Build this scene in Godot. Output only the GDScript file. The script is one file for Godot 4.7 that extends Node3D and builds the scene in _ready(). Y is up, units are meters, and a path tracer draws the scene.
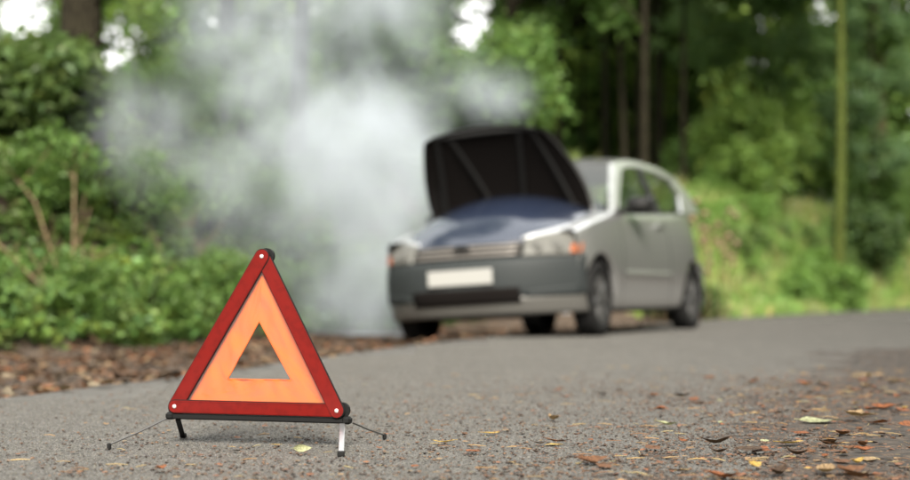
extends Node3D
# A red warning triangle on a lane, a silver hatchback smoking behind it, woodland all round.

var G := RandomNumberGenerator.new()
var M := {}
var taken := {}
var noise := FastNoiseLite.new()
const ROAD_WIDTH := 3.35
# left edge of the lane: depth in front of the camera, x
const EDGE := [[-40.0, -9.5], [-15.0, -5.2], [0.0, -2.75], [3.0, -2.12], [5.24, -1.58], [6.66, -1.13], [7.85, -0.80], [9.42, -0.32], [10.9, 0.2], [13.1, 1.12], [17.7, 3.05], [21.7, 5.0], [28.2, 8.6], [40.0, 17.0], [60.0, 34.0], [90.0, 62.0], [160.0, 135.0]]

func _ready():
	G.seed = 71
	noise.seed = 5
	noise.frequency = 1.0
	set_view()
	make_materials()
	build_ground()
	build_woodland()
	build_car()
	build_smoke()
	build_triangle()
	build_litter()

func set_view():
	var cam := Camera3D.new()
	cam.name = "camera"
	var lens := CameraAttributesPhysical.new()
	lens.frustum_focal_length = 75.0
	lens.frustum_near = 0.05
	lens.frustum_far = 600.0
	lens.exposure_aperture = 2.5
	lens.frustum_focus_distance = 3.58
	cam.attributes = lens
	cam.fov = rad_to_deg(2.0 * atan(240.0 / 1500.0))
	cam.far = 600.0
	cam.position = Vector3(0, 0.376, 0)
	cam.rotation.x = atan(50.0 / 1500.0)
	cam.current = true
	add_child(cam)
	var sm := ProceduralSkyMaterial.new()
	sm.sky_top_color = Color(0.89, 0.90, 0.90)
	sm.sky_horizon_color = Color(0.96, 0.955, 0.94)
	sm.sky_curve = 0.3
	sm.ground_bottom_color = Color(0.25, 0.24, 0.2)
	sm.ground_horizon_color = Color(0.45, 0.46, 0.4)
	sm.sun_angle_max = 1.0
	var sky := Sky.new()
	sky.sky_material = sm
	var env := Environment.new()
	env.background_mode = Environment.BG_SKY
	env.sky = sky
	env.tonemap_mode = Environment.TONE_MAPPER_LINEAR
	env.tonemap_exposure = 3.4
	env.volumetric_fog_enabled = true
	env.volumetric_fog_density = 0.0
	env.sdfgi_enabled = true
	env.ssao_enabled = true
	env.ssil_enabled = true
	var we := WorldEnvironment.new()
	we.name = "daylight"
	we.environment = env
	add_child(we)
	var sun := DirectionalLight3D.new()
	sun.name = "sun"
	sun.light_color = Color(1.0, 0.97, 0.92)
	sun.light_energy = 1.25
	sun.light_angular_distance = 26.0
	sun.shadow_enabled = true
	add_child(sun)
	sun.look_at_from_position(Vector3.ZERO, -Vector3(0.08, 0.78, 1.0), Vector3.FORWARD)

# ---------------------------------------------------------------- helpers
func lin(r: float, g: float, b: float) -> Color:
	return Color(r, g, b).linear_to_srgb()

func mat(c: Color, rough := 0.8, metal := 0.0) -> StandardMaterial3D:
	var m := StandardMaterial3D.new()
	m.albedo_color = c
	m.roughness = rough
	m.metallic = metal
	return m

func noise_tex(freq: float, kind: int, ramp: Array, size := 512, octaves := 3, sd := 1) -> NoiseTexture2D:
	var n := FastNoiseLite.new()
	n.noise_type = kind
	n.frequency = freq
	n.seed = sd
	n.fractal_octaves = octaves
	if octaves == 0:
		n.fractal_type = FastNoiseLite.FRACTAL_NONE
	var t := NoiseTexture2D.new()
	t.width = size
	t.height = size
	t.seamless = true
	t.noise = n
	if ramp.size():
		var g := Gradient.new()
		g.offsets = PackedFloat32Array()
		g.colors = PackedColorArray()
		var off := PackedFloat32Array()
		var col := PackedColorArray()
		for r in ramp:
			off.append(r[0])
			col.append(r[1])
		g.offsets = off
		g.colors = col
		t.color_ramp = g
	return t

func new_st() -> SurfaceTool:
	var st := SurfaceTool.new()
	st.begin(Mesh.PRIMITIVE_TRIANGLES)
	st.set_smooth_group(-1)
	return st

func tri(st: SurfaceTool, a: Vector3, b: Vector3, c: Vector3):
	st.add_vertex(a)
	st.add_vertex(b)
	st.add_vertex(c)

func quad(st: SurfaceTool, a: Vector3, b: Vector3, c: Vector3, d: Vector3):
	tri(st, a, b, c)
	tri(st, a, c, d)

func grid(st: SurfaceTool, rows: Array, group := 0):
	st.set_smooth_group(group)
	for i in rows.size() - 1:
		var p: PackedVector3Array = rows[i]
		var q: PackedVector3Array = rows[i + 1]
		for j in p.size() - 1:
			quad(st, p[j], p[j + 1], q[j + 1], q[j])
	st.set_smooth_group(-1)

func box(st: SurfaceTool, c: Vector3, s: Vector3, b := Basis(), bevel := 0.0):
	# a box with chamfered edges (three crossing slabs share their corners)
	var h := s / 2.0
	var k: float = minf(bevel, minf(h.x, minf(h.y, h.z)) * 0.9)
	var dirs := [Vector3.RIGHT, Vector3.UP, Vector3.BACK]
	for ax in 3:
		var u: int = (ax + 1) % 3
		var v: int = (ax + 2) % 3
		for sg in [-1.0, 1.0]:
			var q := []
			for uv in [[-1, -1], [1, -1], [1, 1], [-1, 1]]:
				var p := Vector3.ZERO
				p[ax] = sg * h[ax]
				p[u] = uv[0] * (h[u] - k)
				p[v] = uv[1] * (h[v] - k)
				q.append(c + b * p)
			if sg > 0: quad(st, q[3], q[2], q[1], q[0])
			else: quad(st, q[0], q[1], q[2], q[3])
	if k <= 0.0: return
	for ax in 3:
		var u: int = (ax + 1) % 3
		var v: int = (ax + 2) % 3
		for su in [-1.0, 1.0]:
			for sv in [-1.0, 1.0]:
				var q := []
				for e in [[-1, 0], [1, 0], [1, 1], [-1, 1]]:
					var p := Vector3.ZERO
					p[ax] = e[0] * (h[ax] - k)
					p[u] = su * (h[u] - (k if e[1] == 1 else 0.0))
					p[v] = sv * (h[v] - (0.0 if e[1] == 1 else k))
					q.append(c + b * p)
				quad(st, q[0], q[1], q[2], q[3])
	for sx in [-1.0, 1.0]:
		for sy in [-1.0, 1.0]:
			for sz in [-1.0, 1.0]:
				tri(st, c + b * Vector3(sx * h.x, sy * (h.y - k), sz * (h.z - k)), c + b * Vector3(sx * (h.x - k), sy * h.y, sz * (h.z - k)), c + b * Vector3(sx * (h.x - k), sy * (h.y - k), sz * h.z))

func tube(st: SurfaceTool, pts: Array, radii: Array, sides := 8, cap := true):
	var rings := []
	var side := Vector3.ZERO
	for i in pts.size():
		var t: Vector3 = (pts[mini(i + 1, pts.size() - 1)] - pts[maxi(i - 1, 0)]).normalized()
		if side == Vector3.ZERO:
			side = t.cross(Vector3.UP if absf(t.y) < 0.9 else Vector3.RIGHT).normalized()
		side = (side - t * side.dot(t)).normalized()
		var up := t.cross(side)
		var ring := PackedVector3Array()
		for k in sides + 1:
			var a := TAU * (k % sides) / sides
			ring.append(pts[i] + (side * cos(a) + up * sin(a)) * radii[i])
		rings.append(ring)
	grid(st, rings, 1)
	if cap:
		for e in [0, pts.size() - 1]:
			for k in sides:
				if e == 0: tri(st, pts[0], rings[0][k], rings[0][k + 1])
				else: tri(st, pts[e], rings[e][k + 1], rings[e][k])

func lathe_x(st: SurfaceTool, prof: Array, c: Vector3, sides := 32):
	# prof: [x offset, radius] turned round the x axis through c
	var rings := []
	for p in prof:
		var ring := PackedVector3Array()
		for k in sides + 1:
			var a := TAU * (k % sides) / sides
			ring.append(c + Vector3(p[0], cos(a) * p[1], sin(a) * p[1]))
		rings.append(ring)
	grid(st, rings, 1)

func plate(st: SurfaceTool, front: Array, back: Array):
	# two matching outlines (flat, triangulated in their own plane) joined by a rim
	var o: Vector3 = front[0]
	var n := Vector3.ZERO
	for i in front.size():
		n += (front[i] - o).cross(front[(i + 1) % front.size()] - o)
	n = n.normalized()
	var u: Vector3 = (front[1] - o).normalized()
	var v := n.cross(u)
	var flat := PackedVector2Array()
	for p in front:
		flat.append(Vector2((p - o).dot(u), (p - o).dot(v)))
	var idx := Geometry2D.triangulate_polygon(flat)
	for i in range(0, idx.size(), 3):
		tri(st, front[idx[i]], front[idx[i + 1]], front[idx[i + 2]])
		tri(st, back[idx[i]], back[idx[i + 2]], back[idx[i + 1]])
	for i in front.size():
		var j := (i + 1) % front.size()
		quad(st, front[i], front[j], back[j], back[i])

func numbered(called: String) -> String:
	var n: int = taken.get(called, 0)
	taken[called] = n + 1
	return called if n == 0 else "%s_%03d" % [called, n]

func commit(st: SurfaceTool) -> ArrayMesh:
	st.generate_normals()
	return st.commit()

func part(called: String, mesh: Mesh, m: Material, parent: Node3D) -> MeshInstance3D:
	var o := MeshInstance3D.new()
	o.name = called
	o.mesh = mesh
	o.material_override = m
	parent.add_child(o, true)
	return o

func obj(called: String, st: SurfaceTool, m: Material, parent: Node3D) -> MeshInstance3D:
	return part(called, commit(st), m, parent)

func tag(o: Node, label: String, category := "", group := "", kind := ""):
	if label: o.set_meta("label", label)
	if category: o.set_meta("category", category)
	if group: o.set_meta("group", group)
	if kind: o.set_meta("kind", kind)

func thing(called: String, label: String, category: String, at := Vector3.ZERO, group := "", kind := "") -> Node3D:
	var o := Node3D.new()
	o.name = numbered(called)
	o.position = at
	add_child(o)
	tag(o, label, category, group, kind)
	return o

func scatter(called: String, mesh: Mesh, m: Material, parent: Node3D, where: Array, tints: Array) -> MultiMeshInstance3D:
	var mm := MultiMesh.new()
	mm.transform_format = MultiMesh.TRANSFORM_3D
	mm.use_colors = true
	mm.mesh = mesh
	mm.instance_count = where.size()
	for i in where.size():
		mm.set_instance_transform(i, where[i])
		mm.set_instance_color(i, tints[i])
	var o := MultiMeshInstance3D.new()
	o.name = called
	o.multimesh = mm
	o.material_override = m
	parent.add_child(o, true)
	return o

func curve(t: Array, x: float) -> float:
	# smooth interpolation through [x, y] pairs
	var n := t.size()
	if x <= t[0][0]: return t[0][1]
	if x >= t[n - 1][0]: return t[n - 1][1]
	var i := 0
	while x > t[i + 1][0]: i += 1
	var a: Array = t[maxi(i - 1, 0)]
	var b: Array = t[i]
	var c: Array = t[i + 1]
	var d: Array = t[mini(i + 2, n - 1)]
	var h: float = c[0] - b[0]
	var u: float = (x - b[0]) / h
	var mb: float = (c[1] - a[1]) / maxf(c[0] - a[0], 1e-6)
	var mc: float = (d[1] - b[1]) / maxf(d[0] - b[0], 1e-6)
	var u2 := u * u
	var u3 := u2 * u
	return (2 * u3 - 3 * u2 + 1) * b[1] + (u3 - 2 * u2 + u) * h * mb + (-2 * u3 + 3 * u2) * c[1] + (u3 - u2) * h * mc

func rnd(a: float, b: float) -> float:
	return G.randf_range(a, b)

# ---------------------------------------------------------------- lie of the land
func edge_x(d: float) -> float:
	return curve(EDGE, d)

func lane_s(x: float, d: float) -> float:
	# distance to the right of the lane's left edge
	var k := (edge_x(d + 0.4) - edge_x(d - 0.4)) / 0.8
	return (x - edge_x(d)) / sqrt(1.0 + k * k)

func road_y(d: float) -> float:
	return 0.03 * smoothstep(5.5, 11.0, d)

func land_y(x: float, d: float) -> float:
	var s := lane_s(x, d)
	var y := road_y(d)
	if s < 0.0:
		var l := -s
		y -= 0.028 + 0.075 * smoothstep(0.0, 0.5, l)
		var on := smoothstep(16.0, 21.0, d)
		y += lerpf(2.5, 1.8, smoothstep(14.0, 22.0, d)) * smoothstep(lerpf(2.2, 0.2, on), lerpf(5.6, 2.9, on), l)
		y += 0.05 * noise.get_noise_2d(x * 1.7, d * 1.7) * smoothstep(0.2, 1.2, l) + 0.22 * noise.get_noise_2d(x * 0.45 + 9.0, d * 0.45) * smoothstep(2.2, 4.6, l)
	elif s > ROAD_WIDTH:
		var r := s - ROAD_WIDTH
		y += -0.028 + 0.06 * smoothstep(0.0, 0.5, r) + 0.5 * smoothstep(0.8, 4.0, r)
		y += 0.05 * noise.get_noise_2d(x * 1.7, d * 1.7) * smoothstep(0.1, 1.0, r)
	else:
		y -= 0.028
	return y

# ---------------------------------------------------------------- materials
func world_mapped(m: StandardMaterial3D, scale: float) -> StandardMaterial3D:
	m.uv1_triplanar = true
	m.uv1_world_triplanar = true
	m.uv1_scale = Vector3.ONE * scale
	return m

func leafy(c: Color, back: float, rough := 0.55) -> StandardMaterial3D:
	var m := mat(c, rough)
	m.vertex_color_use_as_albedo = true
	m.backlight_enabled = true
	m.backlight = Color(back, back, back * 0.8).linear_to_srgb()
	m.metallic_specular = 0.4
	m.cull_mode = BaseMaterial3D.CULL_DISABLED
	return m

func make_materials():
	var a := world_mapped(mat(Color.WHITE, 0.68), 1.4)
	a.albedo_texture = noise_tex(0.055, FastNoiseLite.TYPE_CELLULAR, [[0.0, lin(0.036, 0.033, 0.029)], [0.35, lin(0.064, 0.060, 0.054)], [0.7, lin(0.088, 0.082, 0.074)], [1.0, lin(0.12, 0.112, 0.10)]], 1024, 2, 3)
	a.heightmap_enabled = true
	a.heightmap_scale = 0.35
	a.heightmap_texture = noise_tex(0.055, FastNoiseLite.TYPE_CELLULAR, [], 1024, 2, 3)
	a.detail_enabled = true
	a.detail_blend_mode = BaseMaterial3D.BLEND_MODE_MUL
	a.detail_albedo = noise_tex(0.006, FastNoiseLite.TYPE_SIMPLEX_SMOOTH, [[0.25, lin(0.68, 0.66, 0.63)], [0.6, lin(0.95, 0.95, 0.95)], [0.8, lin(1, 1, 1)]], 1024, 5, 8)
	a.metallic_specular = 0.45
	M.asphalt = a
	var s := world_mapped(mat(Color.WHITE, 0.95), 0.8)
	s.albedo_texture = noise_tex(0.02, FastNoiseLite.TYPE_SIMPLEX, [[0.2, lin(0.014, 0.010, 0.009)], [0.5, lin(0.039, 0.026, 0.016)], [0.75, lin(0.073, 0.045, 0.025)], [0.9, lin(0.095, 0.073, 0.042)]], 1024, 5, 12)
	s.heightmap_enabled = true
	s.heightmap_scale = 2.0
	s.heightmap_texture = noise_tex(0.03, FastNoiseLite.TYPE_SIMPLEX, [], 512, 5, 14)
	M.soil = s
	var drift: StandardMaterial3D = s.duplicate()
	drift.albedo_texture = noise_tex(0.02, FastNoiseLite.TYPE_SIMPLEX, [[0.2, lin(0.009, 0.007, 0.005)], [0.5, lin(0.022, 0.015, 0.010)], [0.75, lin(0.042, 0.027, 0.017)], [0.9, lin(0.065, 0.05, 0.033)]], 1024, 5, 13)
	M.drift = drift
	M.chip = mat(Color.WHITE, 0.8)
	M.chip.vertex_color_use_as_albedo = true
	M.dead_leaf = leafy(Color.WHITE, 0.3, 0.7)
	M.leaf = leafy(Color.WHITE, 0.75, 0.5)
	M.grass = leafy(Color.WHITE, 0.6, 0.55)
	var bark := world_mapped(mat(Color.WHITE, 0.95), 1.2)
	bark.uv1_scale = Vector3(2.2, 0.5, 2.2)
	bark.albedo_texture = noise_tex(0.03, FastNoiseLite.TYPE_SIMPLEX, [[0.25, lin(0.009, 0.008, 0.006)], [0.55, lin(0.02, 0.017, 0.012)], [0.8, lin(0.035, 0.033, 0.02)]], 512, 4, 21)
	bark.metallic_specular = 0.1
	bark.heightmap_enabled = true
	bark.heightmap_scale = 2.0
	bark.heightmap_texture = noise_tex(0.03, FastNoiseLite.TYPE_SIMPLEX, [], 512, 4, 21)
	M.bark = bark
	var moss: StandardMaterial3D = bark.duplicate()
	moss.albedo_texture = noise_tex(0.03, FastNoiseLite.TYPE_SIMPLEX, [[0.3, lin(0.02, 0.022, 0.010)], [0.5, lin(0.055, 0.072, 0.016)], [0.75, lin(0.09, 0.115, 0.028)]], 512, 4, 23)
	M.mossy_bark = moss
	var tan: StandardMaterial3D = bark.duplicate()
	tan.albedo_texture = noise_tex(0.03, FastNoiseLite.TYPE_SIMPLEX, [[0.25, lin(0.073, 0.050, 0.031)], [0.55, lin(0.134, 0.095, 0.056)], [0.8, lin(0.168, 0.129, 0.084)]], 512, 4, 25)
	M.tan_bark = tan
	# the car
	var p := mat(lin(0.48, 0.482, 0.48), 0.28, 0.78)
	p.clearcoat_enabled = true
	p.clearcoat = 1.0
	p.clearcoat_roughness = 0.04
	M.silver = p
	var blue := mat(lin(0.010, 0.014, 0.027), 0.25, 0.0)
	blue.clearcoat_enabled = true
	blue.clearcoat = 1.0
	blue.clearcoat_roughness = 0.06
	M.blue = blue
	M.bumper = mat(lin(0.019, 0.022, 0.0225), 0.6)
	M.bumper.metallic_specular = 0.28
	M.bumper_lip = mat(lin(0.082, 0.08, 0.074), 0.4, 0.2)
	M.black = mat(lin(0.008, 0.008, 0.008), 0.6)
	M.black.metallic_specular = 0.3
	M.liner = mat(lin(0.006, 0.005, 0.0047), 0.95)
	M.liner.metallic_specular = 0.15
	M.rubber = mat(lin(0.009, 0.009, 0.009), 0.85)
	M.rubber.metallic_specular = 0.25
	M.hubcap = mat(lin(0.09, 0.09, 0.09), 0.4, 0.6)
	M.grille = mat(lin(0.123, 0.112, 0.101), 0.4, 0.4)
	M.seed = mat(lin(0.13, 0.085, 0.05), 0.95)
	M.leaf_blotch = noise_tex(0.02, FastNoiseLite.TYPE_SIMPLEX, [[0.2, lin(0.35, 0.32, 0.3)], [0.5, lin(0.9, 0.9, 0.9)], [0.8, lin(1, 1, 1)]], 256, 4, 61)
	M.seat = mat(lin(0.028, 0.028, 0.031), 0.95)
	M.plate = mat(lin(0.22, 0.22, 0.208), 0.45)
	var g := mat(Color(0.10, 0.13, 0.115, 0.42), 0.02)
	g.transparency = BaseMaterial3D.TRANSPARENCY_ALPHA
	M.glass = g
	var hl := mat(lin(0.085, 0.085, 0.078), 0.35, 0.0)
	hl.metallic_specular = 0.25
	M.headlight = hl
	M.indicator = mat(lin(0.21, 0.055, 0.014), 0.2)
	M.tail = mat(lin(0.196, 0.009, 0.009), 0.2)
	M.lamp_bowl = mat(lin(0.08, 0.08, 0.075), 0.5, 0.0)
	M.lamp_bowl.metallic_specular = 0.15
	M.chrome = mat(lin(0.55, 0.55, 0.55), 0.2, 0.9)
	# the warning triangle
	var red := mat(lin(0.094, 0.0032, 0.002), 0.4)
	red.clearcoat_enabled = true
	red.metallic_specular = 0.2
	red.clearcoat = 0.5
	red.clearcoat_roughness = 0.08
	red.albedo_texture = noise_tex(0.02, FastNoiseLite.TYPE_SIMPLEX, [[0.2, lin(0.82, 0.8, 0.8)], [0.5, lin(0.96, 0.96, 0.96)], [0.85, lin(1, 1, 1)]], 512, 3, 31)
	red.uv1_triplanar = true
	red.uv1_scale = Vector3(3, 3, 3)
	M.reflector = red
	var fab := mat(lin(0.50, 0.083, 0.013), 0.85)
	fab.metallic_specular = 0.12
	fab.backlight_enabled = true
	fab.backlight = Color(0.35, 0.35, 0.35).linear_to_srgb()
	fab.uv1_triplanar = true
	fab.uv1_scale = Vector3(4, 4, 4)
	fab.heightmap_enabled = true
	fab.heightmap_scale = 0.12
	fab.heightmap_texture = noise_tex(0.25, FastNoiseLite.TYPE_CELLULAR, [], 512, 1, 33)
	M.fabric = fab
	M.plastic = mat(lin(0.006, 0.006, 0.006), 0.5)
	M.plastic.metallic_specular = 0.25
	M.steel = mat(lin(0.55, 0.55, 0.56), 0.28, 0.9)
	M.wire = mat(lin(0.10, 0.10, 0.10), 0.4, 0.6)
	M.rivet = mat(lin(0.75, 0.74, 0.72), 0.3, 0.7)

# ---------------------------------------------------------------- ground and road
func build_ground():
	var ds := []
	var d := -40.0
	while d < 160.0:
		ds.append(d)
		d += 4.0 if d < -4.0 else (0.35 if d < 16.0 else (0.8 if d < 32.0 else 5.0))
	var ss := [-90.0, -60.0, -40.0, -28.0, -20.0, -15.0, -12.0, -10.0]
	var v := -8.5
	while v < -0.01:
		ss.append(v)
		v += 0.5 if v < -5.4 else 0.25
	ss.append_array([-0.06, 0.06, 0.5, 1.5, 2.5, 3.2, 3.3, 3.4, 3.6, 3.8, 4.0, 4.4, 4.8, 5.4, 6.0, 7.0, 8.5, 11.0, 15.0, 22.0, 35.0, 60.0, 90.0])
	var rows := []
	for dd in ds:
		var row := PackedVector3Array()
		for s in ss:
			var k := (edge_x(dd + 0.4) - edge_x(dd - 0.4)) / 0.8
			var x: float = edge_x(dd) + s * sqrt(1.0 + k * k)
			row.append(Vector3(x, land_y(x, dd), -dd))
		rows.append(row)
	var st := new_st()
	grid(st, rows)
	var o := obj("ground", st, M.soil, self)
	tag(o, "leaf strewn brown soil of verge and bank beside the lane", "", "", "structure")
	# the lane: an asphalt sheet with a ragged edge
	rows = []
	d = -40.0
	while d < 160.0:
		var k := (edge_x(d + 0.4) - edge_x(d - 0.4)) / 0.8
		var c := sqrt(1.0 + k * k)
		var e0 := 0.05 * noise.get_noise_1d(d * 2.3) + 0.03 * noise.get_noise_1d(d * 9.0)
		var e1 := ROAD_WIDTH + 0.06 * noise.get_noise_1d(d * 2.1 + 50.0)
		var row := PackedVector3Array()
		var y := road_y(d)
		row.append(Vector3(edge_x(d) + (e0 - 0.03) * c, y - 0.05, -d))
		for i in 9:
			var s := lerpf(e0, e1, i / 8.0)
			row.append(Vector3(edge_x(d) + s * c, y, -d))
		row.append(Vector3(edge_x(d) + (e1 + 0.03) * c, y - 0.05, -d))
		rows.append(row)
		d += 4.0 if d < -4.0 else (0.15 if d < 16.0 else (0.5 if d < 32.0 else 4.0))
	st = new_st()
	grid(st, rows)
	var road := obj("road", st, M.asphalt, self)
	tag(road, "narrow grey asphalt lane curving away past the car", "", "", "structure")
	# stone chips standing proud of the worn asphalt, in tiles that are turned and repeated
	var tiles := [chip_tile(101), chip_tile(202)]
	for n in 2:
		var where := []
		var tints := []
		for i in range(-9, 16):
			for j in range(5, 40):
				if (i * 7 + j * 3 + ((i * j) & 3)) % 2 != n: continue
				var dd := j * 0.45
				var s := lane_s(i * 0.45, dd)
				if s < 0.2 or s > ROAD_WIDTH - 0.2 or absf(i * 0.45) > dd * 0.36 + 0.4: continue
				var slope := (road_y(dd + 0.1) - road_y(dd - 0.1)) / 0.2
				var b := Basis(Vector3.RIGHT, slope) * Basis(Vector3.UP, PI / 2.0 * (G.randi() % 4))
				where.append(Transform3D(b, Vector3(i * 0.45, road_y(dd), -dd)))
				var q := rnd(0.95, 1.05)
				tints.append(Color(q, q, q))
		var a := scatter("stone_chips", tiles[n], M.chip, road, where, tints)
		tag(a, "", "", "", "stuff")

func chip_tile(sd: int) -> ArrayMesh:
	var r := RandomNumberGenerator.new()
	r.seed = sd
	var pos := PackedVector3Array()
	var col := PackedColorArray()
	for i in 7000:
		var c := Vector3(r.randf_range(-0.225, 0.225), 0.0, r.randf_range(-0.225, 0.225))
		var q := pow(r.randf(), 2.0)
		var rad := lerpf(0.0011, 0.0035, q)
		var v := lerpf(0.025, 0.094, pow(r.randf(), 1.4))
		var warm := r.randf_range(0.02, 0.17)
		var cc := Color(v * (1.0 + warm * 0.5), v, v * (1.0 - warm))
		var a0 := r.randf() * TAU
		var top := c + Vector3(r.randf_range(-0.4, 0.4) * rad, rad * r.randf_range(0.3, 0.75), r.randf_range(-0.4, 0.4) * rad)
		var ring := []
		var upper := []
		for k in 5:
			var a := a0 + TAU * k / 5.0
			var rr := rad * r.randf_range(0.7, 1.15)
			ring.append(c + Vector3(cos(a) * rr, -0.001, sin(a) * rr))
			upper.append(c + Vector3(cos(a) * rr * 0.75, top.y * r.randf_range(0.6, 1.0), sin(a) * rr * 0.75))
		for k in 5:
			var k2 := (k + 1) % 5
			for p in [ring[k], ring[k2], upper[k2], ring[k], upper[k2], upper[k], upper[k], upper[k2], top]:
				pos.append(p)
				col.append(cc)
	var st := new_st()
	for i in pos.size():
		st.set_color(col[i])
		st.add_vertex(pos[i])
	st.generate_normals()
	return st.commit()

# ---------------------------------------------------------------- warning triangle
func arm(st: SurfaceTool, a: Vector2, b: Vector2, half: float, z0: float, z1: float, k := 0.0):
	# flat bar with round ends between two pivots in the plane of the sign
	var t = (b - a).normalized()
	var n = Vector2(-t.y, t.x)
	var f = []
	var g = []
	for e in 2:
		for i in 9:
			var an = PI / 2.0 + PI * i / 8.0
			var o: Vector2 = a if e == 0 else b
			var sg = 1.0 if e == 0 else -1.0
			var q: Vector2 = o + (t * cos(an) + n * sin(an)) * half * sg
			f.append(Vector3(q.x, q.y, z1))
			g.append(Vector3(q.x, q.y, z0))
	plate(st, f, g)

func build_triangle():
	var t = thing("warning_triangle", "red and orange reflective warning triangle standing on the asphalt", "warning triangle", Vector3(-0.475, 0, -3.632))
	t.rotation.y = -deg_to_rad(11.0)
	var T = Vector2(0.010, 0.457)
	var L = Vector2(-0.209, 0.093)
	var Rr = Vector2(0.200, 0.089)
	# each arm: black backing, red face; left over right at the top, base over left, right over base
	var lay = [[L, T, 0.006], [L, Rr, 0.010], [Rr, T, 0.002]]
	for i in 3:
		var a: Vector2 = lay[i][0]
		var b: Vector2 = lay[i][1]
		var z: float = lay[i][2]
		var half = 0.0148 if i == 1 else 0.0168
		var zb = z
		if i == 2:
			# the right arm leans: in front of the base at its foot, behind the left arm at the top
			zb = z
		var st = new_st()
		arm(st, a, b, half + 0.0020, -0.004, 0.0)
		var back = obj("reflector_arm", st, M.plastic, t)
		var fs = new_st()
		arm(fs, a, b, half, 0.0002, 0.0032)
		obj("red_reflector", fs, M.reflector, back)
		# recessed seams between the moulded prism panels
		var sm = new_st()
		var dir = (b - a).normalized()
		var nn = Vector2(-dir.y, dir.x)
		for sd in [-1.0, 1.0]:
			var c = (a + b) / 2.0 + nn * sd * (half - 0.0026)
			box(sm, Vector3(c.x, c.y, 0.0035), Vector3((b - a).length(), 0.0011, 0.0008), Basis(Vector3.BACK, dir.angle()))
		obj("moulded_rib", sm, M.reflector, back)
		back.position.z = zb
		if i == 2:
			# turned a little about its own length so that its foot passes over the base arm
			var mid = (a + b) / 2.0
			var axis = Vector3(nn.x, nn.y, 0.0).normalized()
			var turn = Basis(axis, 0.028 * (1.0 if axis.x * (b.y - a.y) - axis.y * (b.x - a.x) > 0 else -1.0) * -1.0)
			var m3 = Vector3(mid.x, mid.y, 0.0)
			back.transform = Transform3D(turn, m3 - turn * m3 + Vector3(0, 0, 0.0075))
	for q in [[T, 0.0105], [L, 0.0145], [Rr, 0.0175]]:
		var st = new_st()
		var rings = []
		for pr in [[0.0052, 0.0], [0.0050, 0.0014], [0.0032, 0.0026], [0.0, 0.0029]]:
			var ring = PackedVector3Array()
			for k in 13:
				var an = TAU * (k % 12) / 12.0
				ring.append(Vector3(q[0].x + cos(an) * pr[0], q[0].y + sin(an) * pr[0], q[1] + pr[1] - 0.0015))
			rings.append(ring)
		grid(st, rings)
		obj("rivet", st, M.rivet, t)
	# black end caps behind the joints
	for q in [T + Vector2(0.006, 0.001), L + Vector2(-0.004, -0.004), Rr + Vector2(0.006, -0.001)]:
		var st = new_st()
		arm(st, q, q + Vector2(0.0005, 0), 0.0195, -0.016, -0.0045)
		obj("joint_cap", st, M.plastic, t)
	# orange cloth with a triangular hole, sagging between the arms
	var outer = [T + Vector2(0.001, -0.020), L + Vector2(0.022, 0.008), Rr + Vector2(-0.022, 0.010)]
	var hole = [Vector2(-0.001, 0.300), Vector2(-0.080, 0.160), Vector2(0.080, 0.159)]
	var st = new_st()
	st.set_smooth_group(2)
	var fn = FastNoiseLite.new()
	fn.seed = 3
	fn.frequency = 1.0
	for i in 3:
		var j = (i + 1) % 3
		var rows = []
		for u in 25:
			var row = PackedVector3Array()
			for w in 13:
				var o: Vector2 = outer[i].lerp(outer[j], u / 24.0)
				var h: Vector2 = hole[i].lerp(hole[j], u / 24.0)
				var p = o.lerp(h, w / 12.0)
				var free: float = sin(clampf(w / 12.0, 0.0, 1.0) * PI * 0.75)
				var along = (p - o).length()
				var z = -0.008 + 0.013 * free * fn.get_noise_2d(p.x * 16.0 + p.y * 7.0, p.y * 5.0) + 0.0022 * free * sin((p.x * 0.8 + p.y * 0.6) * 90.0 + 2.0 * fn.get_noise_2d(p.x * 9.0, p.y * 9.0)) * smoothstep(0.0, 0.05, along)
				row.append(Vector3(p.x, p.y, z))
			rows.append(row)
		grid(st, rows, 2)
	var cloth = obj("orange_cloth", st, M.fabric, t)
	st = new_st()
	for i in 3:
		var a: Vector2 = hole[i]
		var b: Vector2 = hole[(i + 1) % 3]
		var pts = []
		for k in 9:
			var p = a.lerp(b, k / 8.0)
			pts.append(Vector3(p.x, p.y, -0.008))
		tube(st, pts, [0.0012, 0.0012, 0.0012, 0.0012, 0.0012, 0.0012, 0.0012, 0.0012, 0.0012], 5)
	obj("hem", st, M.fabric, cloth)
	# black channel under the base arm
	st = new_st()
	var bd = (Rr - L).normalized()
	var bc = (L + Rr) / 2.0 + Vector2(0.004, -0.0245)
	box(st, Vector3(bc.x, bc.y, 0.0), Vector3(0.432, 0.0135, 0.020), Basis(Vector3.BACK, bd.angle()), 0.003)
	var base = obj("base_channel", st, M.plastic, t)
	for sg in [-1.0, 1.0]:
		var q: Vector2 = bc + bd * sg * 0.222
		st = new_st()
		box(st, Vector3(q.x, q.y + 0.001, 0.0), Vector3(0.022, 0.018, 0.026), Basis(Vector3.BACK, bd.angle()), 0.005)
		obj("hinge_block", st, M.plastic, base)
	# four legs: thin wires at the outside, a flat black and a bright steel one inside
	var inv = t.transform.affine_inverse()
	var wire_feet = [[Vector3(-0.231, 0.063, 0.004), Vector3(-0.811, 0.0, -3.541)], [Vector3(0.233, 0.060, -0.004), Vector3(-0.178, 0.0, -3.777)]]
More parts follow.
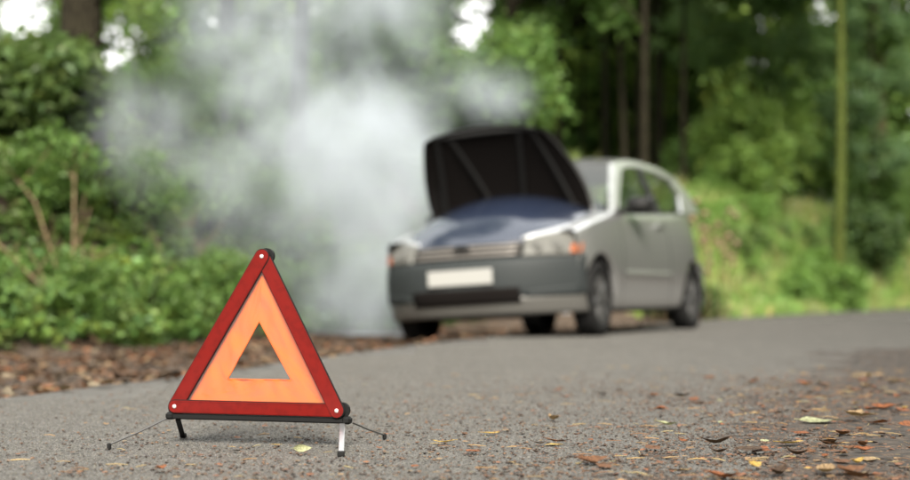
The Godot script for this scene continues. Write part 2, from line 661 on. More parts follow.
	for q in wire_feet:
		var f: Vector3 = inv * q[1]
		var e = f + Vector3(0, 0.013, 0)
		st = new_st()
		var mid: Vector3 = q[0].lerp(e, 0.5) + Vector3(0, -0.002, 0)
		tube(st, [q[0], mid, e], [0.0021, 0.0021, 0.0021], 8)
		var leg = obj("leg", st, M.wire, t)
		st = new_st()
		var dir: Vector3 = (f - q[0]) * Vector3(1, 0, 1)
		var yawed = Basis(Vector3.UP, atan2(dir.x, dir.z))
		box(st, f + Vector3(0, 0.0085, 0) + dir.normalized() * 0.003, Vector3(0.009, 0.016, 0.011), yawed, 0.003)
		obj("rubber_foot", st, M.rubber, leg)
	var blades = [[Vector3(-0.207, 0.060, -0.006), Vector3(-0.691, 0.0, -3.828), M.plastic], [Vector3(0.212, 0.058, 0.008), Vector3(-0.257, 0.0, -3.394), M.steel]]
	for q in blades:
		var f: Vector3 = inv * q[1]
		var dir: Vector3 = (f - q[0])
		st = new_st()
		var z = -dir.normalized()
		var flat = Vector3(dir.x, 0, dir.z).normalized()
		var x = z.cross(flat).normalized()
		var b = Basis(x, z.cross(x), z)
		box(st, q[0] + dir * 0.47, Vector3(0.013, 0.0035, dir.length() * 0.92), b, 0.001)
		var leg = obj("leg", st, q[2], t)
		st = new_st()
		box(st, f + Vector3(0, 0.0065, 0) - flat * 0.003, Vector3(0.017, 0.0130, 0.017), Basis(Vector3.UP, atan2(dir.x, dir.z)), 0.003)
		obj("rubber_foot", st, M.rubber, leg)

# ---------------------------------------------------------------- car
# car axes: x to its left side, y up, b = metres behind the front axle (z = -b)
const PLAN := [[-0.40, 0.785], [-0.2, 0.822], [0.1, 0.832], [0.6, 0.826], [1.4, 0.83], [2.1, 0.83], [2.45, 0.81], [2.7, 0.745], [2.86, 0.645]]
const SECTION := [[0.18, 0.085], [0.30, 0.04], [0.45, 0.010], [0.60, 0.0], [0.76, 0.014], [0.90, 0.045], [1.05, 0.09]]
const BELT := [[-0.40, 0.765], [-0.1, 0.85], [0.2, 0.905], [0.45, 0.945], [1.0, 0.965], [1.6, 0.985], [2.2, 1.02], [2.86, 1.06]]
const NOSE := [[0.17, -0.665], [0.24, -0.70], [0.34, -0.735], [0.46, -0.745], [0.57, -0.735], [0.62, -0.71], [0.70, -0.665], [0.78, -0.60], [0.88, -0.47]]
const WHEELBASE := 2.37

func side_x(b: float, y: float) -> float:
	return curve(PLAN, b) * (1.0 - curve(SECTION, y))

func side_bottom(b: float) -> float:
	var y = 0.205
	for wz in [0.0, WHEELBASE]:
		var q: float = absf(b - wz)
		if q < 0.335:
			y = maxf(y, 0.285 + sqrt(0.335 * 0.335 - q * q))
	return y

func body_side(sg: float, b0: float, b1: float, tuck: float) -> SurfaceTool:
	var st = new_st()
	var rows = []
	var n = int(ceil((b1 - b0) / 0.028))
	for i in n + 1:
		var b = lerpf(b0, b1, float(i) / n)
		var y0 = side_bottom(b)
		var y1 = curve(BELT, b)
		var row = PackedVector3Array()
		row.append(Vector3(sg * (side_x(b, y0) - 0.05), y0 + 0.002, -b))
		row.append(Vector3(sg * (side_x(b, y0) - 0.008), y0, -b))
		for j in 13:
			var y = lerpf(y0 + 0.006, y1, j / 12.0)
			row.append(Vector3(sg * side_x(b, y), y, -b))
		var x1 = side_x(b, y1)
		row.append(Vector3(sg * (x1 - 0.012), y1 + 0.014, -b))
		row.append(Vector3(sg * (x1 - 0.035), y1 + 0.020, -b))
		row.append(Vector3(sg * (x1 - tuck), y1 + 0.022, -b))
		if sg > 0: row.reverse()
		rows.append(row)
	grid(st, rows)
	return st

func nose(x: float, y: float, out := 0.0) -> Vector3:
	# a point of the rounded front; out pushes it forward
	var a: float = absf(x) / 0.82
	var b: float = curve(NOSE, y) + 0.40 * pow(a, 2.6) - out
	return Vector3(x * (1.0 + out * 0.4), y, -b)

func nose_patch(x0: float, x1: float, y0: Array, y1: Array, out: float, nx := 16, ny := 6) -> SurfaceTool:
	# y0 / y1: lower and upper edge as [at x0, at x1]; the rim returns into the body
	var st = new_st()
	var rows = []
	for j in range(-1, ny + 2):
		var row = PackedVector3Array()
		for i in range(-1, nx + 2):
			var u: float = clampf(float(i) / nx, 0, 1)
			var v: float = clampf(float(j) / ny, 0, 1)
			var x = lerpf(x0, x1, u)
			var rim = i < 0 or j < 0 or i > nx or j > ny
			row.append(nose(x, lerpf(lerpf(y0[0], y0[1], u), lerpf(y1[0], y1[1], u), v), -0.03 if rim else out))
		rows.append(row)
	grid(st, rows)
	return st

func glass_x(y: float) -> float:
	return 0.775 - 0.41 * (y - 0.97)

func side_plate(sg: float, poly: Array, out: float, thick: float) -> SurfaceTool:
	# poly: [b, y] outline on the leaning plane of the side windows
	var f = []
	var g = []
	for p in poly:
		f.append(Vector3(sg * (glass_x(p[1]) + out), p[1], -p[0]))
		g.append(Vector3(sg * (glass_x(p[1]) + out - thick), p[1], -p[0]))
	var st = new_st()
	plate(st, f, g)
	return st

func bonnet_y(v: float) -> float:
	return curve([[0.0, 0.715], [0.06, 0.78], [0.25, 0.93], [0.5, 1.06], [0.75, 1.125], [1.0, 1.14]], v)

func build_car():
	var car = thing("hatchback_car", "silver three-door hatchback with its hood raised, smoking at the road edge", "car", Vector3(0.39, -0.012, -11.58))
	car.basis = Basis(Vector3.UP, -deg_to_rad(26.0)) * Basis(Vector3.RIGHT, -deg_to_rad(0.2)) * Basis(Vector3.BACK, deg_to_rad(3.2))
	var st: SurfaceTool
	for sg in [-1.0, 1.0]:
		obj("front_fender", body_side(sg, -0.395, 0.50, 0.13), M.silver, car)
		var door = obj("door", body_side(sg, 0.508, 1.66, 0.05), M.silver, car)
		st = new_st()
		var hx = side_x(1.48, 0.88)
		box(st, Vector3(sg * (hx + 0.016), 0.885, -1.47), Vector3(0.022, 0.028, 0.17), Basis(), 0.008)
		obj("handle", st, M.silver, door)
		st = new_st()
		var rows = []
		for i in 20:
			var b = lerpf(0.52, 1.65, i / 19.0)
			var row = PackedVector3Array()
			for k in [[0.455, -0.003], [0.46, 0.008], [0.495, 0.008], [0.50, -0.003]]:
				row.append(Vector3(sg * (side_x(b, k[0]) + k[1]), k[0], -b))
			rows.append(row)
		grid(st, rows)
		obj("side_moulding", st, M.silver, door)
		obj("rear_quarter", body_side(sg, 1.668, 2.86, 0.05), M.silver, car)
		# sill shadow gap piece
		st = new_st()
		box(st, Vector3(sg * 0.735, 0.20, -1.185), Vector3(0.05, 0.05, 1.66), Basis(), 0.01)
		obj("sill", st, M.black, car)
		# pillars and side glass
		obj("windshield_pillar", side_plate(sg, [[0.44, 0.955], [0.55, 0.965], [1.13, 1.355], [1.10, 1.425], [1.02, 1.405]], 0.004, 0.05), M.silver, car)
		obj("roof_rail", side_plate(sg, [[1.10, 1.425], [1.13, 1.36], [1.4, 1.40], [1.7, 1.412], [2.1, 1.40], [2.42, 1.355], [2.62, 1.37], [2.2, 1.45], [1.7, 1.468], [1.35, 1.458]], 0.004, 0.05), M.silver, car)
		obj("door_pillar", side_plate(sg, [[1.58, 0.98], [1.70, 0.985], [1.70, 1.415], [1.60, 1.412]], 0.003, 0.05), M.black, car)
		obj("rear_pillar", side_plate(sg, [[2.30, 1.035], [2.86, 1.065], [2.80, 1.25], [2.62, 1.375], [2.40, 1.36], [2.50, 1.22]], 0.004, 0.06), M.silver, car)
		obj("side_window", side_plate(sg, [[0.56, 0.962], [1.59, 0.98], [1.60, 1.412], [1.4, 1.402], [1.13, 1.36]], -0.012, 0.004), M.glass, car)
		obj("quarter_window", side_plate(sg, [[1.69, 0.985], [2.32, 1.03], [2.51, 1.22], [2.41, 1.36], [2.1, 1.402], [1.69, 1.414]], -0.012, 0.004), M.glass, car)
		obj("window_trim", side_plate(sg, [[0.50, 0.955], [2.36, 1.028], [2.37, 1.045], [0.56, 0.982]], 0.010, 0.03), M.black, car)
		# mirror
		st = new_st()
		var rings = []
		for q in [[0.0, 0.02], [0.02, 0.6], [0.06, 0.95], [0.10, 1.0], [0.13, 0.98], [0.135, 0.7], [0.135, 0.01]]:
			var ring = PackedVector3Array()
			for k in 17:
				var an = TAU * (k % 16) / 16.0
				var cx: float = signf(cos(an)) * pow(absf(cos(an)), 0.7) * 0.105
				var cy: float = signf(sin(an)) * pow(absf(sin(an)), 0.7) * 0.072
				ring.append(Vector3(sg * (0.895 + cx * q[1]), 1.015 + cy * q[1], -(0.64 + q[0])))
			rings.append(ring)
		grid(st, rings)
		var mir = obj("side_mirror", st, M.black, car)
		st = new_st()
		box(st, Vector3(sg * 0.795, 0.985, -0.72), Vector3(0.09, 0.035, 0.07), Basis(), 0.01)
		obj("mirror_arm", st, M.black, mir)
		st = new_st()
		box(st, Vector3(sg * 0.895, 1.015, -0.778), Vector3(0.18, 0.12, 0.004), Basis(), 0.001)
		obj("mirror_glass", st, M.chrome, mir)
		# lamps
		var hl = obj("headlight", nose_patch(sg * 0.45, sg * 0.80, [0.605, 0.60], [0.74, 0.815], 0.012), M.headlight, car)
		obj("indicator", nose_patch(sg * 0.735, sg * 0.80, [0.62, 0.615], [0.685, 0.69], 0.020, 6, 4), M.indicator, hl)
		obj("headlight_surround", nose_patch(sg * 0.42, sg * 0.80, [0.735, 0.805], [0.755, 0.87], -0.004, 10, 4), M.silver, hl)
		for k in 2:
			st = new_st()
			var c = nose(sg * (0.53 + 0.12 * k), 0.665, 0.014)
			var ring0 = []
			for pr in [[0.05, 0.0], [0.046, 0.008], [0.03, 0.013], [0.0, 0.015]]:
				var ring = PackedVector3Array()
				for i in 17:
					var an = TAU * (i % 16) / 16.0
					ring.append(c + Vector3(cos(an) * pr[0], sin(an) * pr[0], pr[1]))
				ring0.append(ring)
			grid(st, ring0)
			obj("lamp_bowl", st, M.lamp_bowl, hl)
		st = new_st()
		box(st, Vector3(sg * 0.56, 0.92, -2.87), Vector3(0.10, 0.26, 0.12), Basis(), 0.04)
		obj("tail_lamp", st, M.tail, car)
		# wheel arch liner
		for wz in [0.0, WHEELBASE]:
			st = new_st()
			var lr = []
			for i in 19:
				var an = PI * i / 18.0
				var row = PackedVector3Array()
				for xx in [0.775, 0.50]:
					row.append(Vector3(sg * xx, 0.285 + sin(an) * 0.328, -wz - cos(an) * 0.328))
				row.append(Vector3(sg * 0.50, 0.22, -wz - cos(an) * 0.328))
				lr.append(row)
			grid(st, lr)
			obj("arch_liner", st, M.liner, car)
			wheel(car, Vector3(sg * (0.725 if wz == 0.0 else 0.705), 0.283, -wz), sg, deg_to_rad(4.0) if wz == 0.0 else 0.0)
	# bumper, lower lip, grille
	var bp = obj("front_bumper", nose_patch(-0.825, 0.825, [0.315, 0.315], [0.60, 0.60], 0.004, 40, 10), M.bumper, car)
	obj("bumper_lip", nose_patch(-0.81, 0.81, [0.185, 0.185], [0.318, 0.318], 0.0, 40, 5), M.bumper_lip, bp)
	obj("air_intake", nose_patch(-0.43, 0.43, [0.275, 0.275], [0.385, 0.385], 0.012, 16, 4), M.liner, bp)
	for sg in [-1.0, 1.0]:
		obj("fog_lamp_recess", nose_patch(sg * 0.46, sg * 0.79, [0.31, 0.31], [0.355, 0.385], 0.0055, 8, 4), M.bumper, bp)
	st = new_st()
	box(st, nose(0, 0.475, 0.014), Vector3(0.52, 0.112, 0.006), Basis(), 0.001)
	obj("number_plate", st, M.plate, bp)
	var gr = obj("grille", nose_patch(-0.44, 0.44, [0.605, 0.605], [0.715, 0.715], -0.004, 20, 4), M.black, car)
	for k in 3:
		obj("grille_slat", nose_patch(-0.42, 0.42, [0.618 + 0.034 * k, 0.618 + 0.034 * k], [0.638 + 0.034 * k, 0.638 + 0.034 * k], 0.010, 16, 2), M.grille, gr)
	for q in [[0.062, 0.043, 0.0], [0.026, 0.040, 0.0], [0.045, 0.018, 0.014]]:
		st = new_st()
		var pts = []
		var rr = []
		for i in 25:
			var an = TAU * i / 24.0
			pts.append(nose(0, 0.668, 0.024) + Vector3(cos(an) * q[0], sin(an) * q[1] + q[2], 0))
			rr.append(0.0055)
		tube(st, pts, rr, 6, false)
		obj("oval_emblem", st, M.black, gr)
	# dark blue panel over the engine bay
	st = new_st()
	var rows = []
	for i in 21:
		var v = i / 20.0
		var row = PackedVector3Array()
		for j in 25:
			var x = lerpf(-0.70, 0.70, j / 24.0)
			var a = absf(x) / 0.70
			var b = lerpf(-0.665, 0.42, pow(v, 1.15)) + 0.33 * pow(a, 2.6) * (1.0 - v)
			row.append(Vector3(x, bonnet_y(v) - 0.19 * pow(a, 2.2) * smoothstep(-0.05, 0.6, v) - 0.02 * a * a, -b))
		rows.append(row)
	grid(st, rows)
	var eb = obj("engine_bay_panel", st, M.blue, car)
	tag(eb, "glossy dark blue curved panel under the raised hood")
	st = new_st()
	box(st, Vector3(0, 0.935, -0.47), Vector3(1.40, 0.05, 0.16), Basis(), 0.01)
	obj("scuttle", st, M.black, car)
	raised_hood(car)
	# roof and screens
	st = new_st()
	rows = []
	for i in 21:
		var v = i / 20.0
		var row = PackedVector3Array()
		for j in 21:
			var u = lerpf(-1.0, 1.0, j / 20.0)
			var b = lerpf(1.06 - 0.10 * (1.0 - u * u), 2.66 + 0.08 * (1.0 - u * u), v)
			var y: float = curve([[1.0, 1.405], [1.2, 1.445], [1.5, 1.468], [1.9, 1.468], [2.3, 1.44], [2.66, 1.375], [2.8, 1.33]], b)
			row.append(Vector3(u * (glass_x(y) + 0.004), y + 0.045 * (1.0 - pow(absf(u), 2.5)), -b))
		rows.append(row)
	grid(st, rows)
	obj("roof", st, M.silver, car)
	for scr in [[0.42, 0.955, 0.70, 0.16, 1.06, 1.41, 0.625, 0.10, "windshield"], [2.86, 1.06, 0.66, -0.10, 2.68, 1.375, 0.62, -0.08, "rear_window"]]:
		st = new_st()
		rows = []
		for i in 9:
			var v = i / 8.0
			var row = PackedVector3Array()
			for j in 15:
				var u = lerpf(-1.0, 1.0, j / 14.0)
				row.append(Vector3(u * (lerpf(scr[2], scr[6], v) - 0.03 * v), lerpf(scr[1], scr[5], v) + 0.04 * (1 - u * u) * v, -(lerpf(scr[0], scr[4], v) - lerpf(scr[3], scr[7], v) * (1.0 - u * u))))
			rows.append(row)
		grid(st, rows)
		obj(scr[8], st, M.glass, car)
	# tail
	st = new_st()
	rows = []
	for i in 9:
		var y = lerpf(0.58, 1.07, i / 8.0)
		var row = PackedVector3Array()
		for j in 17:
			var u = lerpf(-1.0, 1.0, j / 16.0)
			row.append(Vector3(u * 0.645, y, -(2.86 + 0.06 * (1.0 - pow(absf(u), 3.0)))))
		rows.append(row)
	grid(st, rows)
	obj("tailgate", st, M.silver, car)
	st = new_st()
	rows = []
	for i in 7:
		var y = lerpf(0.22, 0.60, i / 6.0)
		var row = PackedVector3Array()
		for j in 25:
			var u = lerpf(-1.0, 1.0, j / 24.0)
			row.append(Vector3(u * 0.80, y, -(2.94 - 0.26 * pow(absf(u), 4.0) - 0.03 * pow((y - 0.42) / 0.19, 2.0))))
		rows.append(row)
	grid(st, rows)
	obj("rear_bumper", st, M.silver, car)
	# floor pan and cabin
	st = new_st()
	box(st, Vector3(0, 0.235, -1.18), Vector3(1.36, 0.05, 1.62), Basis(), 0.01)
	box(st, Vector3(0, 0.26, 0.30), Vector3(0.92, 0.05, 0.60), Basis(), 0.01)
	box(st, Vector3(0, 0.27, -2.42), Vector3(0.92, 0.05, 0.80), Basis(), 0.01)
	box(st, Vector3(0, 0.42, -0.02), Vector3(0.90, 0.30, 0.80), Basis(), 0.05)
	obj("floor_pan", st, M.liner, car)
	st = new_st()
	box(st, Vector3(0, 0.86, -0.72), Vector3(1.42, 0.18, 0.40), Basis(), 0.06)
	obj("dashboard", st, M.seat, car)
	for sg in [-1.0, 1.0]:
		st = new_st()
		box(st, Vector3(sg * 0.36, 0.50, -1.35), Vector3(0.50, 0.16, 0.50), Basis(), 0.05)
		box(st, Vector3(sg * 0.36, 0.82, -1.66), Vector3(0.48, 0.62, 0.13), Basis(Vector3.RIGHT, 0.28), 0.05)
		var seat = obj("front_seat", st, M.seat, car)
		st = new_st()
		box(st, Vector3(sg * 0.36, 1.20, -1.79), Vector3(0.26, 0.16, 0.09), Basis(Vector3.RIGHT, 0.2), 0.035)
		obj("headrest", st, M.seat, seat)
	st = new_st()
	box(st, Vector3(0, 0.80, -2.36), Vector3(1.22, 0.56, 0.14), Basis(Vector3.RIGHT, 0.28), 0.05)
	obj("rear_seat", st, M.seat, car)
	st = new_st()
	var sp = []
	var sr = []
	for i in 25:
		var an = TAU * i / 24.0
		sp.append(Vector3(0.36 + cos(an) * 0.18, 0.93 + sin(an) * 0.17, -1.00 - sin(an) * 0.07))
		sr.append(0.014)
	tube(st, sp, sr, 6, false)
	obj("steering_wheel", st, M.black, car)

func wheel(car: Node3D, c: Vector3, sg: float, steer: float):
	var w = Node3D.new()
	w.name = "wheel"
	car.add_child(w, true)
	w.position = c
	w.rotation.y = steer
	var st = new_st()
	var k = sg
	lathe_x(st, [[-0.08 * k, 0.185], [-0.085 * k, 0.23], [-0.075 * k, 0.272], [-0.05 * k, 0.2835], [0.05 * k, 0.2835], [0.075 * k, 0.272], [0.085 * k, 0.23], [0.075 * k, 0.185], [0.03 * k, 0.18]], Vector3.ZERO, 40)
	obj("tyre", st, M.rubber, w)
	st = new_st()
	lathe_x(st, [[0.070 * k, 0.188], [0.076 * k, 0.178], [0.060 * k, 0.165], [0.056 * k, 0.07], [0.074 * k, 0.055], [0.078 * k, 0.0]], Vector3.ZERO, 40)
	var cap = obj("hubcap", st, M.hubcap, w)
	for i in 7:
		st = new_st()
		var b = Basis(Vector3.RIGHT, TAU * i / 7.0)
		box(st, b * Vector3(0.064 * k, 0.115, 0), Vector3(0.022, 0.115, 0.040), b, 0.006)
		obj("spoke", st, M.hubcap, cap)
	st = new_st()
	lathe_x(st, [[-0.08 * k, 0.186], [-0.06 * k, 0.06], [-0.06 * k, 0.0]], Vector3.ZERO, 24)
	obj("brake_drum", st, M.liner, w)

func raised_hood(car: Node3D):
	# hinge line across the car at the foot of the windshield; the panel swings up and forward
	var hinge = Vector3(-0.06, 0.985, -0.40)
	var hood = Node3D.new()
	hood.name = "hood"
	car.add_child(hood, true)
	hood.position = hinge
	hood.rotation.x = -deg_to_rad(54.0)
	# own axes: z from hinge to leading edge (0.90), y away from the engine
	for layer in 2:
		var st = new_st()
		var rows = []
		for i in 25:
			var v = i / 24.0
			var half: float = curve([[0.0, 0.70], [0.25, 0.695], [0.5, 0.655], [0.75, 0.59], [0.9, 0.54], [0.96, 0.51], [0.985, 0.48], [1.0, 0.43]], v) - 0.012 * layer
			var row = PackedVector3Array()
			for j in 25:
				var u = lerpf(-1.0, 1.0, j / 24.0)
				var z = v * 0.84 - 0.03 * v * u * u
				var y = 0.05 * (1.0 - u * u) * (0.6 + 0.4 * v) - 0.10 * v * v + 0.05 * v
				if layer == 1: y -= 0.028
				row.append(Vector3(u * half, y, z))
			rows.append(row)
		grid(st, rows)
		obj("outer_skin" if layer == 0 else "inner_liner", st, M.silver if layer == 0 else M.liner, hood)
	# pressed stiffening ribs on the underside
	for q in [[-0.56, 0.06, -0.40, 0.80], [0.56, 0.06, 0.40, 0.80], [-0.12, 0.06, -0.30, 0.80], [0.12, 0.06, 0.30, 0.80], [-0.44, 0.79, 0.44, 0.79], [-0.60, 0.06, 0.60, 0.06]]:
		var st = new_st()
		var pts = []
		var rr = []
		for i in 13:
			var x = lerpf(q[0], q[2], i / 12.0)
			var z = lerpf(q[1], q[3], i / 12.0)
			var v = z / 0.90
			var u: float = x / 0.64
			pts.append(Vector3(x, 0.05 * (1.0 - u * u) * (0.6 + 0.4 * v) - 0.10 * v * v + 0.05 * v - 0.040, z))
			rr.append(0.020)
		tube(st, pts, rr, 6)
		obj("stiffening_rib", st, M.black, hood)


# ---------------------------------------------------------------- woodland
const ORDER := ["first", "second", "third", "fourth", "fifth", "sixth", "seventh", "eighth", "ninth", "tenth", "eleventh", "twelfth"]
var clusters := {}

func cluster(key: String, sd: int, n: int, length: float, width: float, flat := 0.6):
	# sprays of folded leaves within a ball of radius 1, in three lots of leaf tints
	clusters[key] = []
	for lot in 3:
		var r = RandomNumberGenerator.new()
		r.seed = sd * 10 + lot
		var st = new_st()
		for i in n:
			var p = Vector3(r.randfn(), r.randfn(), r.randfn())
			p = p.normalized() * pow(r.randf(), 0.45)
			p.y *= flat
			var up = (Vector3(r.randfn() * 0.7, 1.0, r.randfn() * 0.7)).normalized()
			var along = Vector3(r.randfn(), -0.25, r.randfn())
			along = (along - up * along.dot(up)).normalized()
			var across = up.cross(along)
			var l = length * r.randf_range(0.65, 1.25)
			var w = width * r.randf_range(0.7, 1.2) * 0.5
			var t = p + along * l - up * l * r.randf_range(0.05, 0.3)
			var e = p + along * l * 0.42 + across * w + up * w * 0.3
			var f = p + along * l * 0.42 - across * w + up * w * 0.3
			var k: float = [0.78, 1.0, 1.25][lot] * r.randf_range(0.75, 1.25)
			var h = r.randf_range(-0.15, 0.2)
			st.set_color(Color(k * (1.0 + h), k, k * (1.0 - h)))
			tri(st, p, e, t)
			tri(st, p, t, f)
		clusters[key].append(commit(st))

func leaf_mat(c: Color) -> StandardMaterial3D:
	var key = "leaf%s" % c
	if not M.has(key):
		M[key] = leafy(c.linear_to_srgb(), 0.95, 0.5)
	return M[key]

func grown(called: String, key: String, m: Material, parent: Node3D, where: Array):
	# leaf sprays joined into one crown
	var st = SurfaceTool.new()
	st.begin(Mesh.PRIMITIVE_TRIANGLES)
	for i in where.size():
		st.append_from(clusters[key][i % 3], 0, where[i])
	part(called, st.commit(), m, parent)

func green(c: Color, spread := 0.25) -> Color:
	var k = rnd(1.0 - spread, 1.0 + spread)
	var h = rnd(-0.12, 0.16)
	return Color(c.r * k * (1.0 + h), c.g * k, c.b * k * (1.0 - h))

func spray(org: Vector3, where: Array, tints: Array, c: Vector3, rad: Vector3, n: int, size: Array, col: Color, shell := 0.45, gaps := 0.0):
	# fill an ellipsoid with leaf sprays, denser near its skin, with holes
	for i in n:
		var p = Vector3(G.randfn(), G.randfn(), G.randfn()).normalized() * lerpf(shell, 1.0, pow(G.randf(), 0.6))
		p = c + p * rad
		if gaps > 0.0 and noise.get_noise_3d(p.x * 0.9, p.y * 0.9, p.z * 0.9) < gaps - 0.5: continue
		if gap_here(org + p): continue
		var s = rnd(size[0], size[1])
		var b = Basis(Vector3.UP, G.randf() * TAU) * Basis(Vector3.RIGHT, rnd(-0.6, 0.6))
		where.append(Transform3D(b.scaled(Vector3.ONE * s), p))
		tints.append(green(col))

func P(x: float, d: float, up := 0.0) -> Vector3:
	return Vector3(x, land_y(x, d) + up, -d)

func tree(called: String, label: String, group: String, x: float, d: float, h: float, r: float, bark: Material, lean: float, blobs: Array, col: Color, size := [0.35, 0.6], gaps := 0.35, mesh_key := "broad") -> Node3D:
	var base = P(x, d, -0.1)
	var t = thing(called, label, "tree", base, group)
	var st = new_st()
	var pts = []
	var rr = []
	var sway = rnd(0, TAU)
	for i in 13:
		var v = i / 12.0
		pts.append(Vector3(lean * v * h + 0.05 * sin(v * 5.0 + sway) * h * 0.1, v * h, 0.06 * cos(v * 4.0 + sway) * h * 0.1))
		rr.append(r * (1.0 - 0.72 * v) * (1.0 + 0.5 * exp(-v * 22.0)))
	tube(st, pts, rr, 10)
	var trunk = obj("trunk", st, bark, t)
	var where = []
	var tints = []
	for b in blobs:
		# b: [x, y, z offset of a lobe, radius x, radius y, count]
		var c = Vector3(b[0], b[1], b[2])
		var from: Vector3 = pts[clampi(int((b[1] - b[3] * 0.5) / h * 12.0), 2, 11)]
		var mid = from.lerp(c, 0.5) + Vector3(0, 0.15 * b[3], 0)
		var bs = new_st()
		tube(bs, [from, mid, c, c + (c - mid) * 0.6], [r * 0.38, r * 0.28, r * 0.16, 0.008], 7)
		obj("branch", bs, bark, trunk)
		spray(t.position, where, tints, c, Vector3(b[3], b[4], b[3]), b[5], size, col, 0.3, gaps)
	if where.size():
		grown("crown", mesh_key, leaf_mat(col), t, where)
	return t

func shrub(called: String, label: String, category: String, group: String, x: float, d: float, rx: float, h: float, n: int, col: Color, size := [0.2, 0.36], stems := 5, mesh_key := "small") -> Node3D:
	var t = thing(called, label, category, P(x, d, -0.03), group)
	for i in stems:
		var st = new_st()
		var a = TAU * i / stems + rnd(0, 1)
		var o = Vector3(cos(a), 0, sin(a)) * rx * rnd(0.3, 0.8)
		tube(st, [Vector3(o.x * 0.08, 0, o.z * 0.08), Vector3(o.x * 0.5, h * 0.45, o.z * 0.5), Vector3(o.x, h * 0.88, o.z)], [0.022, 0.015, 0.005], 5)
		obj("stem", st, M.bark, t)
	var where = []
	var tints = []
	for i in 4:
		var a = rnd(0, TAU)
		spray(t.position, where, tints, Vector3(cos(a) * rx * 0.4, h * rnd(0.4, 0.7), sin(a) * rx * 0.4), Vector3(rx * 0.65, h * 0.38, rx * 0.65), n / 4, size, col, 0.25, 0.25)
	grown("foliage", mesh_key, leaf_mat(col), t, where)
	return t

func gap_here(p: Vector3) -> bool:
	# openings between the far crowns where the pale sky shows, named by bearing and rise from the lane
	var az = p.x / -p.z
	var el = (p.y - 0.376) / -p.z
	for g in [[-0.292, 0.185, 0.024, 0.030], [-0.224, 0.168, 0.015, 0.022], [-0.236, 0.150, 0.009, 0.014], [0.012, 0.180, 0.021, 0.028], [-0.004, 0.162, 0.008, 0.008], [0.3, 0.192, 0.014, 0.008], [0.07, 0.19, 0.006, 0.008], [0.177, 0.188, 0.014, 0.012], [0.210, 0.176, 0.013, 0.012], [0.198, 0.155, 0.010, 0.010], [0.120, 0.190, 0.012, 0.012], [0.085, 0.184, 0.012, 0.012], [0.245, 0.186, 0.013, 0.012], [0.228, 0.150, 0.010, 0.010], [0.150, 0.168, 0.011, 0.010], [-0.10, 0.186, 0.014, 0.012], [-0.16, 0.18, 0.013, 0.012]]:
		var q = Vector2((az - g[0]) / g[2], (el - g[1]) / g[3])
		if q.length() < 1.0 + 0.5 * noise.get_noise_2d(p.x * 1.5, p.y * 1.5): return true
	return false

